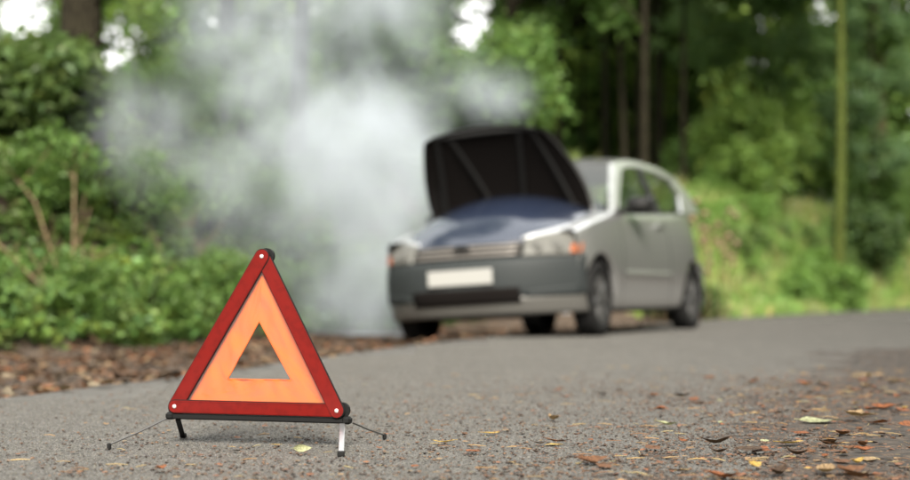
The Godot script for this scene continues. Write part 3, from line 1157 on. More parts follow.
func build_woodland():
	cluster("broad", 41, 34, 0.40, 0.24)
	cluster("small", 42, 30, 0.46, 0.28, 0.8)
	cluster("far", 43, 44, 0.34, 0.20)
	cluster("ivy", 44, 22, 0.46, 0.42, 0.45)
	var bright = Color(0.165, 0.265, 0.06)
	var mid = Color(0.105, 0.185, 0.045)
	var deep = Color(0.085, 0.135, 0.04)
	# far wood: one mass of foliage beyond the single trees
	var far = thing("distant_woodland", "dense mass of green foliage far behind the single trees", "woodland", Vector3.ZERO, "", "stuff")
	var where = []
	var tints = []
	for i in 13000:
		var d = rnd(38.0, 56.0)
		var x = rnd(-0.55, 0.68) * d
		var y = rnd(-0.2, 13.0)
		if x / d > 0.05 and x / d < 0.18 and y < 8.5 and d < 54.0:  # a hollow under the trees, closed at its far end
			x *= 56.0 / d
			d = 56.0 + (d - 38.0) * 0.4
		var p = Vector3(x, y + 0.4, -d)
		if gap_here(p): continue
		var dark: float = smoothstep(-0.15, 0.25, noise.get_noise_3d(x * 0.16, y * 0.16, 3.0))
		var s = rnd(0.6, 1.05)
		where.append(Transform3D((Basis(Vector3.UP, G.randf() * TAU) * Basis(Vector3.RIGHT, rnd(-0.6, 0.6))).scaled(Vector3.ONE * s), p))
		tints.append(green(bright.lerp(mid, dark)))
	for i in 3800:
		var d = rnd(55.0, 66.0)
		var p = Vector3(rnd(0.04, 0.19) * d, rnd(0.0, 12.5), -d)
		where.append(Transform3D((Basis(Vector3.UP, G.randf() * TAU) * Basis(Vector3.RIGHT, rnd(-0.6, 0.6))).scaled(Vector3.ONE * rnd(0.7, 1.2)), p))
		tints.append(green(mid))
	scatter("foliage", clusters.far[1], M.leaf, far, where, tints)
	# the wood on the other side of the lane and behind the photographer, which the car's flank mirrors
	var across = thing("roadside_woodland", "tall green wood along the right side of the lane", "woodland", Vector3.ZERO, "", "stuff")
	where = []
	tints = []
	for i in 5200:
		var d = rnd(-26.0, 44.0)
		var x = maxf(edge_x(d) + ROAD_WIDTH + 5.0, absf(d) * 0.42 if d > 0.0 else 0.0) + rnd(0.0, 5.0)
		var y = rnd(0.2, 9.0)
		where.append(Transform3D((Basis(Vector3.UP, G.randf() * TAU) * Basis(Vector3.RIGHT, rnd(-0.6, 0.6))).scaled(Vector3.ONE * rnd(0.7, 1.2)), Vector3(x, y, -d)))
		tints.append(green(mid))
	scatter("foliage", clusters.far[1], M.leaf, across, where, tints)
	# trees
	tree("broadleaf_tree", "thick dark trunk on the bank top, upper left, beside bright sky gaps", "", -3.23, 13.0, 10.0, 0.20, M.bark, 0.0, [[0.9, 2.55, 0.3, 0.5, 0.3, 26], [-1.5, 4.3, 0.5, 1.5, 1.0, 140], [1.6, 5.2, -0.5, 1.9, 1.3, 200], [0.3, 7.5, 0.2, 2.4, 1.8, 260]], deep, [0.25, 0.42])
	tree("broadleaf_tree", "slender leaning tree standing behind the thickest smoke", "", -1.9, 17.5, 9.0, 0.11, M.bark, 0.03, [[0.8, 3.6, 0.0, 0.9, 0.6, 60], [-0.7, 4.2, 0.3, 1.0, 0.7, 80], [0.8, 5.4, 0.2, 1.6, 1.2, 150], [0.0, 7.0, 0, 2.0, 1.5, 200]], mid, [0.25, 0.45])
	tree("pole_tree", "slim straight mossy green trunk rising from the grass, at right", "", 6.42, 25.2, 11.0, 0.09, M.mossy_bark, 0.009, [[-0.9, 6.6, 0.3, 1.4, 1.0, 120], [0.9, 7.6, 0, 1.6, 1.2, 150], [0.2, 9.4, 0, 1.8, 1.4, 200]], mid)
	tree("pole_tree", "thin tan brown trunk farthest to the right, behind the mossy one", "", 9.2, 32.0, 11.0, 0.11, M.tan_bark, -0.004, [[-1.0, 4.9, 0.2, 1.2, 0.6, 90], [1.0, 6.2, 0.1, 1.6, 1.2, 150], [0.0, 9.0, 0, 2.2, 1.6, 220]], mid)
	# the shaded stand behind the car: high dark crowns over bare trunks
	var stand = [[1.9, 27.0, 0.16, 0.01], [2.75, 24.5, 0.13, -0.02], [4.0, 30.0, 0.19, 0.015], [4.1, 26.5, 0.12, 0.0], [3.4, 34.0, 0.22, -0.01], [2.4, 36.0, 0.2, 0.0], [4.6, 38.0, 0.2, 0.0], [5.6, 41.0, 0.2, 0.0], [3.6, 42.0, 0.2, 0.0]]
	stand.sort_custom(func(a, b): return a[0] / a[1] < b[0] / b[1])
	for q in stand:
		tree("broadleaf_tree", "bare dark trunk, %s from the left in the stand behind the car roof" % ORDER[stand.find(q)], "shaded stand behind the car", q[0], q[1], 11.0, q[2] * 0.4, M.bark, q[3], [[-0.9, 6.6, 1.6, 1.6, 0.8, 150], [0.9, 6.8, -1.6, 1.6, 0.9, 150], [0.0, 6.4, 0.0, 1.5, 0.7, 130], [0.0, 8.2, 0.2, 2.0, 1.3, 200]], deep, [0.45, 0.75])
	# leafy boughs that hang into the top of the view
	tree("broadleaf_tree", "leafy mid green tree whose boughs overhang the car roof", "", 2.9, 22.5, 9.0, 0.06, M.bark, -0.02, [[-1.4, 4.25, 0.3, 1.1, 0.35, 90], [0.9, 4.5, 0.2, 1.2, 0.4, 100], [-0.5, 6.0, 0, 2.0, 1.2, 200]], mid, [0.22, 0.4], 0.4)
	tree("broadleaf_tree", "light green tree with layered drooping boughs, left of the mossy trunk", "", 5.7, 28.5, 8.5, 0.05, M.bark, 0.01, [[-0.9, 3.6, 0.4, 1.0, 0.55, 150], [0.6, 3.2, 0.6, 1.1, 0.55, 160], [-0.3, 4.7, 0.5, 1.5, 0.65, 200], [0.9, 4.6, 0.2, 1.2, 0.65, 160], [-0.9, 5.3, 0.5, 1.4, 0.6, 140]], Color(0.15, 0.25, 0.085), [0.22, 0.4], 0.38)
	tree("broadleaf_tree", "pale green young tree close beside the tan trunk, at right", "", 8.6, 31.0, 7.0, 0.07, M.bark, 0.02, [[-0.5, 3.4, 0.3, 0.7, 0.4, 60], [0.5, 4.2, 0.2, 0.9, 0.5, 80], [0.0, 2.4, 0.4, 0.9, 0.4, 70], [0.2, 5.6, 0, 1.5, 1.0, 160]], Color(0.135, 0.225, 0.095), [0.2, 0.36], 0.38)
	tree("broadleaf_tree", "tall tree with spreading branches above the smoke, left of centre", "", -3.4, 22.0, 11.0, 0.15, M.bark, 0.02, [[1.4, 4.3, 0.5, 1.2, 0.6, 110], [-1.3, 4.7, 0.2, 0.9, 0.5, 60], [0.5, 5.8, 0.0, 2.0, 1.2, 220], [0, 8.2, 0, 2.8, 2.0, 300]], mid, [0.28, 0.5], 0.42)
	tree("broadleaf_tree", "tree with dark limbs at the top behind the raised hood", "", 0.9, 24.0, 10.0, 0.13, M.bark, 0.015, [[0.9, 4.2, 0.4, 0.9, 0.45, 80], [1.2, 3.2, 0.3, 0.8, 0.4, 60], [-1.2, 3.4, 0.2, 0.9, 0.6, 80], [0.4, 6.6, 0, 2.2, 1.4, 240]], mid, [0.25, 0.45], 0.4)
	# shrubs in the middle distance
	var sh = [
		[5.6, 28.0, 1.3, 2.6, 460, bright, "large light green bush left of the slim mossy trunk"],
		[4.6, 29.0, 1.1, 2.0, 260, mid, "round green bush behind the tail of the car"],
		[7.7, 29.5, 1.0, 1.6, 200, Color(0.068, 0.118, 0.037), "grey green bush right of the slim mossy trunk"],
		[9.0, 32.0, 1.2, 2.2, 220, mid, "green bush at the right edge under the tan trunk"],
		[0.4, 19.5, 1.2, 2.4, 300, mid, "tall green bush directly behind the raised hood"],
		[-0.6, 21.0, 1.4, 3.0, 360, mid, "tall leafy bush behind the middle of the smoke"],
		[-2.6, 19.5, 1.3, 1.9, 280, bright, "light green bush seen through thin smoke on the bank"],
		[-3.55, 12.7, 0.85, 0.95, 240, deep, "bush hiding the foot of the thick dark trunk"],
		[-4.9, 18.0, 1.4, 1.4, 260, deep, "bush on the bank top at the left edge"],
	]
	for q in sh:
		shrub("bush", q[6], "bush", "bushes in the middle distance", q[0], q[1], q[2], q[3], q[4], q[5])
	# the bank on the left: ivy carpet and separate bramble bushes
	where = []
	tints = []
	for i in 11000:
		var d = rnd(6.0, 21.0)
		var s = -rnd(2.4, 8.0)
		var x = edge_x(d) + s * 1.08
		if noise.get_noise_2d(x * 0.8, d * 0.8) < -0.32 + 0.1 * sin(d): continue
		var c = bright if G.randf() < 0.16 else (mid if G.randf() < 0.55 else deep)
		where.append(Transform3D((Basis(Vector3.UP, G.randf() * TAU) * Basis(Vector3.RIGHT, rnd(-0.5, 0.5))).scaled(Vector3.ONE * rnd(0.10, 0.19)), P(x, d, rnd(0.02, 0.14))))
		tints.append(green(c))
	var ivy = scatter("ivy_ground_cover", clusters.ivy[1], M.leaf, self, where, tints)
	tag(ivy, "low ivy covering the roadside bank", "ivy", "", "stuff")
	# bramble: depth, distance left of the lane, width, height, tint, label
	var br = [
		[10.0, 2.9, 0.5, 0.45, mid, "low bramble at the very left edge, first above the leaf litter"],
		[10.9, 2.8, 0.5, 0.5, mid, "low bramble second from the left edge above the leaf litter"],
		[11.8, 2.75, 0.5, 0.5, mid, "low bramble above the leaf litter left of the triangle"],
		[12.7, 2.8, 0.5, 0.55, mid, "bright bramble just left of the triangle's peak"],
		[13.6, 2.75, 0.5, 0.5, mid, "low bramble just right of the triangle's peak"],
		[14.5, 2.7, 0.5, 0.6, mid, "bright bramble at the foot of the smoke"],
		[15.4, 2.6, 0.5, 0.6, mid, "bramble next to the car's front corner behind the smoke"],
		[10.9, 3.8, 0.6, 0.6, deep, "low ivy-grown bramble halfway up the bank at the left edge"],
		[12.0, 3.7, 0.6, 0.7, mid, "mid green bramble halfway up the bank"],
		[13.0, 3.6, 0.6, 0.8, mid, "light bramble halfway up the bank above the triangle"],
		[14.1, 3.6, 0.6, 0.9, mid, "bramble seen through the left rim of the smoke"],
		[15.2, 3.5, 0.6, 0.9, mid, "bramble hidden in the thick of the smoke"],
		[12.2, 4.8, 0.6, 0.5, deep, "bramble close under the bank top at the left edge"],
		[13.6, 4.7, 0.6, 0.7, mid, "upper bramble below the thick dark trunk"],
		[15.0, 4.6, 0.7, 0.9, mid, "upper bramble right of the thick dark trunk"],
		[16.4, 4.5, 0.7, 1.0, mid, "upper light bramble in the thin smoke"],
	]
	for q in br:
		var k = (edge_x(q[0] + 0.4) - edge_x(q[0] - 0.4)) / 0.8
		shrub("bramble_bush", q[5], "bramble", "brambles on the left bank", edge_x(q[0]) - q[1] * sqrt(1.0 + k * k), q[0], q[2], q[3], 84, q[4], [0.085, 0.16], 7)
	# bare branches lying down the bank
	var bare = [
		[[-3.75, 1.55, 12.0], [-3.2, 1.05, 11.4], [-2.75, 0.45, 10.9], "bare tan branch slanting down the left bank"],
		[[-3.05, 1.55, 12.0], [-2.95, 1.1, 11.6], [-2.85, 0.6, 11.2], "bare brown stem upright in the left brambles"],
		[[-3.9, 1.0, 11.2], [-3.3, 0.72, 10.8], [-2.5, 0.35, 10.6], "long bare branch lying low across the ivy"],
	]
	var thin = []
	for i in 12:
		var d = rnd(10.6, 13.6)
		var x = edge_x(d) - rnd(2.8, 4.4) * 1.09
		thin.append([x / d, x, d])
	thin.sort_custom(func(a, b): return a[0] < b[0])
	for i in 12:
		var x = thin[i][1]
		var d = thin[i][2]
		var g = land_y(x, d)
		var o = Vector3(rnd(-0.6, 0.3), rnd(0.3, 0.65), rnd(0.1, 0.5))
		bare.append([[x + o.x, g + o.y, d + o.z], [x + o.x * 0.35, g + o.y * rnd(0.45, 0.75), d + o.z * 0.5], [x, g, d], "thin bare twig in the ivy of the left bank, %s from the left" % ORDER[i]])
	for q in bare:
		var a = Vector3(q[0][0], q[0][1], -q[0][2])
		var b = Vector3(q[1][0], q[1][1], -q[1][2])
		var c = Vector3(q[2][0], q[2][1], -q[2][2])
		c.y = minf(c.y, land_y(c.x, -c.z) + 0.02)
		var t = thing("bare_branch", q[3], "branch", c, "bare branches on the left bank")
		var st = new_st()
		tube(st, [Vector3.ZERO, b - c, a - c], [0.011, 0.009, 0.004], 6)
		obj("stem", st, M.tan_bark, t)
		for k in 4:
			var f: Vector3 = Vector3.ZERO.lerp(b - c, 0.5 + 0.15 * k) if k < 2 else (b - c).lerp(a - c, 0.2 + 0.2 * k - 0.3)
			st = new_st()
			var o = Vector3(rnd(-0.25, 0.25), rnd(0.1, 0.35), rnd(-0.2, 0.2))
			tube(st, [f, f + o * 0.5 + Vector3(0.02, 0, 0), f + o], [0.009, 0.006, 0.003], 5)
			obj("twig", st, M.tan_bark, t)
	# verge grass beyond the car and tall weeds in it
	var st = new_st()
	for i in 16:
		var a = TAU * i / 16.0 + rnd(-0.2, 0.2)
		var h = rnd(0.55, 1.0)
		var o = Vector3(cos(a), 0, sin(a))
		var w = o.cross(Vector3.UP) * 0.02
		var p0 = o * 0.06
		var p1 = p0 + o * rnd(0.05, 0.15) + Vector3(0, h * 0.6, 0)
		var p2 = p1 + o * rnd(0.1, 0.35) + Vector3(0, h * rnd(0.1, 0.4), 0)
		quad(st, p0 - w, p0 + w, p1 + w * 0.8, p1 - w * 0.8)
		tri(st, p1 - w * 0.8, p1 + w * 0.8, p2)
	clusters.tuft = commit(st)
	where = []
	tints = []
	for i in 13000:
		var d = rnd(13.0, 34.0)
		var s = -rnd(0.05, 5.5)
		var x = edge_x(d) + s * 1.12
		if s > -1.8 and d < 19.0: continue
		if x < 0.112 * d and d < 20.0: continue
		if noise.get_noise_2d(x * 0.5, d * 0.5) < -0.3: continue
		var hgt = rnd(0.4, 0.85) * (0.4 + 0.6 * smoothstep(0.0, 1.3, -s))
		where.append(Transform3D(Basis(Vector3.UP, G.randf() * TAU).scaled(Vector3(hgt * 0.9, hgt, hgt * 0.9)), P(x, d, -0.01)))
		tints.append(green(Color(0.31, 0.30, 0.135) if G.randf() < 0.3 else Color(0.20, 0.33, 0.085), 0.3))
	var grass = scatter("verge_grass", clusters.tuft, M.grass, self, where, tints)
	tag(grass, "bright green grass of the verge beyond the car", "grass", "", "stuff")
	for q in [[5.7, 24.4, 0], [5.95, 24.9, 1], [6.2, 24.6, 2], [6.45, 24.7, 3]]:
		shrub("leafy_weed", "leafy weed before the foot of the slim mossy trunk, %s from the left" % ORDER[q[2]], "weed", "weeds at the mossy trunk", q[0], q[1], 0.4, 1.0, 90, Color(0.16, 0.28, 0.065), [0.1, 0.2], 4)
	for i in 50:
		var d = rnd(16.5, 28.0)
		var x = edge_x(d) - rnd(0.5, 4.2) * 1.12
		if x / d < 0.14 or x / d > 0.36: continue
		var c = Color(0.16, 0.28, 0.065) if i % 3 else Color(0.10, 0.165, 0.045)
		shrub("leafy_weed", "leafy %s weed in the tall grass of the far verge" % ("light green" if i % 3 else "dull green"), "weed", "leafy %s weeds in the far verge" % ("light green" if i % 3 else "dull green"), x, d, rnd(0.25, 0.5), rnd(0.5, 0.95), 60, c, [0.1, 0.2], 4)
	# dry seed heads behind the car roof
	for i in 9:
		var d = rnd(16.5, 19.0)
		var x = lerpf(0.130, 0.185, (i + 0.5) / 9.0) * d
		var h = rnd(0.95, 1.55)
		var t = thing("dry_weed", "dry brown weed, %s from the left of those behind the car's rear" % ORDER[i], "weed", P(x, d, -0.02), "dry weeds behind the car")
		st = new_st()
		var lean = rnd(-0.15, 0.15)
		tube(st, [Vector3.ZERO, Vector3(lean * 0.3, h * 0.5, 0), Vector3(lean, h, 0)], [0.012, 0.010, 0.006], 5)
		obj("stem", st, M.tan_bark, t)
		for k in 5:
			st = new_st()
			var o = Vector3(lean + rnd(-0.12, 0.12), h - 0.09 * k + rnd(-0.05, 0.05), rnd(-0.1, 0.1))
			var rings = []
			for pr in [[0.004, -0.035], [0.03, -0.005], [0.038, 0.012], [0.02, 0.035], [0.0, 0.045]]:
				var ring = PackedVector3Array()
				for m in 9:
					var an = TAU * (m % 8) / 8.0
					var q: float = pr[0] * (1.0 + 0.3 * sin(an * 3.0 + i))
					ring.append(o + Vector3(cos(an) * q, pr[1], sin(an) * q))
				rings.append(ring)
			grid(st, rings)
			obj("seed_head", st, M.seed, t)

# ---------------------------------------------------------------- fallen leaves and debris
func leaf_mesh(sd: int, curl: float, ragged: float, slim: float) -> ArrayMesh:
	# a curled dead leaf of length 1 lying about the origin
	var r = RandomNumberGenerator.new()
	r.seed = sd
	var rows = []
	var twist = r.randf_range(-0.5, 0.5)
	for i in 7:
		var v = i / 6.0
		var w = slim * sin(PI * pow(v, 0.8)) * (1.0 + ragged * r.randf_range(-0.5, 0.3)) + 0.004
		var y = curl * (0.9 * pow(absf(v - 0.5), 1.6) * 1.5)
		var row = PackedVector3Array()
		for k in [-1.0, -0.5, 0.0, 0.5, 1.0]:
			row.append(Vector3(v - 0.5, y + curl * 0.55 * k * k * w * 2.0 + twist * k * w * (v - 0.4) + r.randf_range(-0.012, 0.012), k * w))
		rows.append(row)
	var st = new_st()
	grid(st, rows)
	tube(st, [Vector3(-0.62, 0.02 + curl * 0.4, 0.02), Vector3(-0.5, 0.006 + curl * 0.45, 0.0), Vector3(0.2, 0.012, 0.0)], [0.010, 0.012, 0.004], 4, false)
	return commit(st)

func leaf_colour(c: Color) -> StandardMaterial3D:
	var m: StandardMaterial3D = M.dead_leaf.duplicate()
	m.vertex_color_use_as_albedo = false
	m.albedo_texture = M.leaf_blotch
	m.albedo_color = c.linear_to_srgb()
	m.uv1_triplanar = true
	m.uv1_scale = Vector3(1.3, 1.3, 1.3)
	return m

func build_litter():
	var leaves = []
	for q in [[1, 0.15, 0.3, 0.24], [2, 0.35, 0.5, 0.28], [3, 0.5, 0.4, 0.20], [4, 0.08, 0.8, 0.32], [5, 0.25, 0.9, 0.15]]:
		leaves.append(leaf_mesh(q[0], q[1], q[2], q[3]))
	var cols = [["brown", Color(0.099, 0.043, 0.017)], ["rust orange", Color(0.155, 0.05, 0.014)], ["dark brown", Color(0.043, 0.024, 0.012)], ["tan", Color(0.223, 0.149, 0.074)], ["yellow", Color(0.310, 0.205, 0.050)], ["pale green", Color(0.26, 0.27, 0.15)]]
	var mats = []
	for c in cols: mats.append(leaf_colour(c[1]))
	# leaves one can point to
	var own = [
		[-0.347, -3.415, 0.044, 5, 2, 0.25, 0.014, 1.35, "crumpled pale green leaf lying in front of the triangle"],
		[0.090, -3.88, 0.052, 4, 0, 0.2, 0.004, 0.0, "flat yellow orange leaf on bare asphalt right of the triangle"],
		[-0.603, -3.085, 0.032, 1, 2, 1.0, 0.008, 0.4, "small rust leaf at the very bottom left of the triangle"],
		[-0.43, -3.60, 0.032, 4, 0, 2.6, 0.003, 0.0, "small yellow leaf under the triangle's base"],
		[1.02, -4.20, 0.125, 5, 3, 0.15, 0.008, 0.05, "large pale yellow green leaf in the debris at right"],
		[1.13, -4.26, 0.10, 3, 1, 0.9, 0.018, 0.1, "large tan curled leaf behind the pale green one, at right"],
		[0.205, -3.62, 0.034, 2, 1, 0.3, 0.004, 0.0, "dark brown leaf scrap right of the yellow orange leaf"],
		[-0.03, -3.66, 0.060, 4, 4, 2.9, 0.003, 0.0, "slim yellow stalk like leaf between triangle and right debris"],
		[0.62, -3.12, 0.045, 4, 1, 0.8, 0.010, 0.5, "curled yellow leaf at the bottom edge right of centre"],
		[0.93, -3.42, 0.050, 1, 1, 0.1, 0.010, 0.2, "rust red curled leaf at lower right"],
	]
	for q in own:
		var o = MeshInstance3D.new()
		o.name = numbered("fallen_leaf")
		o.mesh = leaves[q[4]]
		o.material_override = mats[q[3]]
		o.basis = (Basis(Vector3.UP, q[5]) * Basis(Vector3.RIGHT, q[7])).scaled(Vector3.ONE * q[2])
		o.position = Vector3(q[0], q[6] + 0.003, q[1])
		add_child(o)
		tag(o, q[8], "leaf", "leaves fallen on the lane")
	# many alike, thickening towards the right edge of the lane
	var n = 0
	var tries = 0
	while n < 290 and tries < 20000:
		tries += 1
		var d = rnd(2.75, 6.6)
		var x = rnd(-0.33, 0.36) * d
		var s = lane_s(x, d)
		if s < 1.75 and G.randf() < 0.8: continue
		if G.randf() > exp(-(ROAD_WIDTH - s) / 0.55) * clampf(0.5 + 2.2 * noise.get_noise_2d(x * 2.0 + 3.0, d * 2.0), 0.03, 1.3) + 0.004: continue
		var k = G.randi() % 100
		var c = 0 if k < 38 else (1 if k < 58 else (2 if k < 78 else (3 if k < 90 else (4 if k < 96 else 5))))
		var o = MeshInstance3D.new()
		o.name = numbered("fallen_leaf")
		o.mesh = leaves[G.randi() % 5]
		o.material_override = mats[c]
		var size = lerpf(0.02, 0.08, pow(G.randf(), 1.9))
		o.basis = (Basis(Vector3.UP, G.randf() * TAU) * Basis(Vector3.RIGHT, rnd(-0.3, 0.3) + (PI if G.randf() < 0.3 else 0.0))).scaled(Vector3.ONE * size)
		o.position = Vector3(x, 0.004 + size * rnd(0.02, 0.14), -d)
		if s > ROAD_WIDTH: o.position.y += land_y(x, d)
		add_child(o)
		tag(o, "small %s leaf among the debris along the right of the lane" % cols[c][0], "leaf", "%s leaves in the right-hand debris" % cols[c][0])
		n += 1
	# soil washed over the right edge of the asphalt
	var rows = []
	var dd = 2.0
	while dd < 9.0:
		var k = (edge_x(dd + 0.4) - edge_x(dd - 0.4)) / 0.8
		var row = PackedVector3Array()
		for i in 46:
			var s = lerpf(1.9, 3.75, i / 45.0)
			var x = edge_x(dd) + s * sqrt(1.0 + k * k)
			var f = (s - 2.62) / 0.85 + 0.55 * noise.get_noise_2d(x * 2.6, dd * 2.6) + 0.5 * noise.get_noise_2d(x * 11.0, dd * 11.0) + 0.35 * noise.get_noise_2d(x * 35.0, dd * 35.0)
			var low = smoothstep(ROAD_WIDTH, ROAD_WIDTH + 0.3, s)
			row.append(Vector3(x, road_y(dd) + clampf(f, -0.5, 0.7) * 0.012 - 0.03 * low, -dd))
		rows.append(row)
		dd += 0.04
	var drift = new_st()
	grid(drift, rows)
	tag(obj("soil_drift", drift, M.drift, self), "dark soil washed over the right edge of the lane", "", "", "structure")
	# crumbs of soil, needles and scraps too small to tell apart
	var scrap = new_st()
	for i in 5:
		var a = TAU * i / 5.0
		var b = TAU * (i + 1) / 5.0
		var p = Vector3(cos(a) * rnd(0.7, 1.1), 0, sin(a) * 0.8)
		var q = Vector3(cos(b) * rnd(0.7, 1.1), 0, sin(b) * 0.8)
		tri(scrap, p, q, Vector3(0.1, 0.55, -0.1))
		tri(scrap, p, q, Vector3(0, -0.3, 0))
	var needle = new_st()
	tube(needle, [Vector3(-0.5, 0.02, 0), Vector3(0, 0.05, 0.05), Vector3(0.5, 0.02, -0.03)], [0.02, 0.026, 0.012], 4)
	var tinted: StandardMaterial3D = M.chip
	for q in [["soil_crumbs", commit(scrap), 42000, 0.0015, 0.0065, 0.62, 0.012], ["dry_needles", commit(needle), 1700, 0.012, 0.05, 0.6, 0.005], ["leaf_scraps", leaves[3], 6500, 0.007, 0.024, 0.55, 0.006]]:
		var where = []
		var tints = []
		while where.size() < q[2]:
			var d = rnd(2.6, 7.5)
			var x = rnd(-0.35, 0.40) * d
			var s = lane_s(x, d)
			var near: float = 0.10 * smoothstep(3.7, 2.9, d) * (0.6 + noise.get_noise_2d(x * 3.0, d * 3.0))
			if G.randf() > exp(-(ROAD_WIDTH - s) / q[5]) * (0.8 + 0.9 * noise.get_noise_2d(x * 2.2, d * 2.2)) + q[6] + near: continue
			var size = lerpf(q[3], q[4], pow(G.randf(), 2.0))
			var y = 0.002 + (land_y(x, d) if s > ROAD_WIDTH else 0.0)
			where.append(Transform3D((Basis(Vector3.UP, G.randf() * TAU) * Basis(Vector3.RIGHT, rnd(-0.3, 0.3))).scaled(Vector3.ONE * size), Vector3(x, y + size * 0.15, -d)))
			var base: Color
			if q[0] == "soil_crumbs": base = [Color(0.02, 0.013, 0.009), Color(0.04, 0.024, 0.015), Color(0.075, 0.045, 0.027)][G.randi() % 3]
			elif q[0] == "dry_needles": base = [Color(0.186, 0.118, 0.050), Color(0.112, 0.056, 0.025), Color(0.248, 0.186, 0.081)][G.randi() % 3]
			else: base = [Color(0.10, 0.04, 0.016), Color(0.11, 0.043, 0.016), Color(0.11, 0.074, 0.038), Color(0.045, 0.024, 0.014)][G.randi() % 4]
			tints.append(green(base, 0.3))
		var o = scatter(q[0], q[1], tinted, self, where, tints)
		tag(o, {"soil_crumbs": "crumbs of dark soil scattered over the right of the lane", "dry_needles": "dry needles and thin twigs strewn over the lane", "leaf_scraps": "tiny scraps of dead leaves strewn over the lane"}[q[0]], "debris", "", "stuff")
	# the brown carpet on the verge below the bank
	var where = []
	var tints = []
	while where.size() < 7000:
		var d = rnd(3.5, 17.0)
		var s = 0.12 - pow(G.randf(), 0.8) * 3.0
		if d > 11.0 and G.randf() < 0.4: continue
		var k = (edge_x(d + 0.4) - edge_x(d - 0.4)) / 0.8
		var x = edge_x(d) + s * sqrt(1.0 + k * k)
		var size = rnd(0.035, 0.085)
		var y = land_y(x, d) if s < -0.04 else road_y(d)
		where.append(Transform3D((Basis(Vector3.UP, G.randf() * TAU) * Basis(Vector3.RIGHT, rnd(-0.5, 0.5)) * Basis(Vector3.BACK, rnd(-0.4, 0.4))).scaled(Vector3.ONE * size), Vector3(x, y + rnd(0.004, 0.03), -d)))
		tints.append(green([Color(0.075, 0.04, 0.021), Color(0.115, 0.054, 0.026), Color(0.036, 0.021, 0.012), Color(0.12, 0.085, 0.05), Color(0.05, 0.029, 0.016)][G.randi() % 5], 0.3))
	var carpet = scatter("leaf_litter", leaves[1], M.dead_leaf, self, where, tints)
	tag(carpet, "brown leaf litter along the verge under the bank", "leaf litter", "", "stuff")

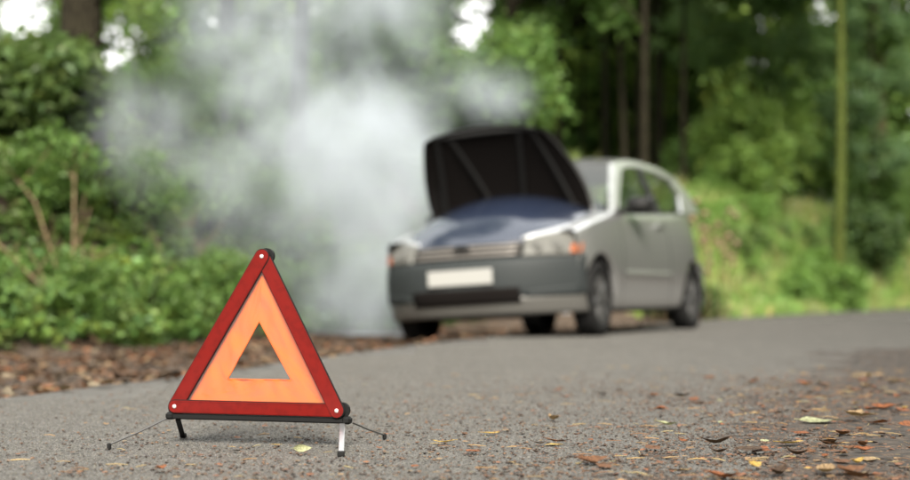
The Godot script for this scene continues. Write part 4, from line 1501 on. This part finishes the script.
# ---------------------------------------------------------------- smoke
func build_smoke():
	# the smoke thickens inwards: nested shells of equal thickness of a drifting, curdled field
	var smoke := thing("smoke", "white smoke billowing up behind the raised car hood", "smoke", Vector3(-0.4, 0.3, -12.6), "", "stuff")
	# trails: points [x, y, depth, radius, density]
	var trails := [
		[[-0.58, 0.05, 12.4, 0.28, 1.1], [-0.70, 0.63, 12.5, 0.40, 1.7], [-0.80, 1.24, 12.7, 0.54, 1.9], [-1.2, 1.84, 12.9, 0.50, 1.2], [-1.65, 2.35, 13.1, 0.50, 0.8], [-2.1, 2.96, 13.2, 0.5, 0.55], [-2.5, 3.9, 13.2, 0.5, 0.4]],
		[[-0.56, 1.2, 12.7, 0.40, 1.4], [-0.30, 1.80, 12.9, 0.35, 1.2], [0.12, 2.0, 13.0, 0.27, 1.1], [0.46, 2.08, 13.1, 0.2, 0.8]],
		[[-0.78, 1.7, 13.0, 0.50, 0.8], [-0.82, 2.5, 13.1, 0.55, 0.65], [-0.9, 3.4, 13.2, 0.6, 0.55], [-0.9, 4.4, 13.2, 0.6, 0.5]],
		[[-1.8, 1.35, 12.9, 0.45, 0.3], [-2.4, 1.62, 12.6, 0.40, 0.5], [-2.8, 1.80, 12.3, 0.33, 0.62], [-2.95, 1.9, 12.2, 0.25, 0.45]],
		[[-1.0, 0.5, 12.9, 0.5, 0.35], [-1.4, 0.75, 13.0, 0.55, 0.3], [-1.95, 0.95, 13.0, 0.5, 0.22]],
	]
	var fn := FastNoiseLite.new()
	fn.seed = 29
	fn.frequency = 0.85
	fn.fractal_octaves = 4
	fn.fractal_gain = 0.55
	var lo := Vector3(-4.0, -0.06, -14.9)
	var cell := 0.085
	var nx := 60
	var ny := 56
	var nz := 38
	var field := PackedFloat32Array()
	field.resize(nx * ny * nz)
	var segs := []
	for t in trails:
		for k in t.size() - 1:
			var a: Array = t[k]
			var b: Array = t[k + 1]
			segs.append([Vector3(a[0], a[1], -a[2]), Vector3(b[0], b[1], -b[2]), a[3], b[3], a[4], b[4], t])
	for iz in nz:
		for iy in ny:
			for ix in nx:
				var p := lo + Vector3(ix, iy, iz) * cell
				var best := {}
				var v := 0.0
				var last = null
				var top := 0.0
				for s in segs:
					if s[6] != last:
						v += top
						top = 0.0
						last = s[6]
					var ab: Vector3 = s[1] - s[0]
					var u := clampf((p - s[0]).dot(ab) / ab.length_squared(), 0.0, 1.0)
					var r: float = lerpf(s[2], s[3], u)
					var q: float = (p - s[0] - ab * u).length() / r
					if q < 2.4: top = maxf(top, lerpf(s[4], s[5], u) * exp(-q * q * 1.1))
				v += top
				if v > 0.01 and ix > 0 and iy > 0 and iz > 0 and ix < nx - 1 and iy < ny - 1 and iz < nz - 1:
					var n := fn.get_noise_3d(p.x * 1.3, p.y * 1.0, p.z * 1.3) * 2.0 + 0.7 * fn.get_noise_3d(p.x * 4.0 + 7.0, p.y * 3.0, p.z * 4.0)
					v = maxf(0.0, v * (1.0 + lerpf(0.75, 1.35, smoothstep(0.8, 1.8, p.y)) * n) + 0.10 * n * smoothstep(0.0, 0.2, v))
				else:
					v = 0.0
				field[(iz * ny + iy) * nx + ix] = v
	var levels := [0.05, 0.13, 0.24, 0.40, 0.62, 0.92, 1.35, 1.9]
	for l in levels.size():
		var below: float = levels[l - 1] if l else 0.0
		var st = shell(field, nx, ny, nz, lo - smoke.position, cell, (levels[l] + below) / 2.0 if l else 0.03)
		if st == null: continue
		var fm := FogMaterial.new()
		fm.albedo = Color(0.92, 0.965, 1.0)
		fm.density = (levels[l] - below) * 0.85
		var o := part("smoke_billow", st.commit(), fm, smoke)

func shell(field: PackedFloat32Array, nx: int, ny: int, nz: int, lo: Vector3, cell: float, at: float):
	# surface net of one density of the field
	var index := PackedInt32Array()
	index.resize(nx * ny * nz)
	index.fill(-1)
	var verts := PackedVector3Array()
	var off := [0, 1, nx, nx + 1, nx * ny, nx * ny + 1, nx * ny + nx, nx * ny + nx + 1]
	for iz in nz - 1:
		for iy in ny - 1:
			for ix in nx - 1:
				var i := (iz * ny + iy) * nx + ix
				var inside := 0
				for k in 8:
					if field[i + off[k]] > at: inside += 1
				if inside == 0 or inside == 8: continue
				var sum := Vector3.ZERO
				var n := 0
				for k in 8:
					for ax in 3:
						var j: int = k | (1 << ax)
						if j == k: continue
						var a: float = field[i + off[k]] - at
						var b: float = field[i + off[j]] - at
						if (a > 0.0) == (b > 0.0): continue
						var q := Vector3(k & 1, (k >> 1) & 1, (k >> 2) & 1)
						q[ax] += a / (a - b)
						sum += q
						n += 1
				index[i] = verts.size()
				verts.append(lo + (Vector3(ix, iy, iz) + sum / n) * cell)
	if verts.is_empty(): return null
	var st := new_st()
	st.set_smooth_group(0)
	var step := [1, nx, nx * ny]
	for iz in range(1, nz - 1):
		for iy in range(1, ny - 1):
			for ix in range(1, nx - 1):
				var i := (iz * ny + iy) * nx + ix
				var here: bool = field[i] > at
				for ax in 3:
					if here == (field[i + step[ax]] > at): continue
					var u: int = step[(ax + 1) % 3]
					var v: int = step[(ax + 2) % 3]
					var a := verts[index[i - u - v]]
					var b := verts[index[i - v]]
					var c := verts[index[i]]
					var d := verts[index[i - u]]
					if here: quad(st, d, c, b, a)
					else: quad(st, a, b, c, d)
	st.generate_normals()
	return st
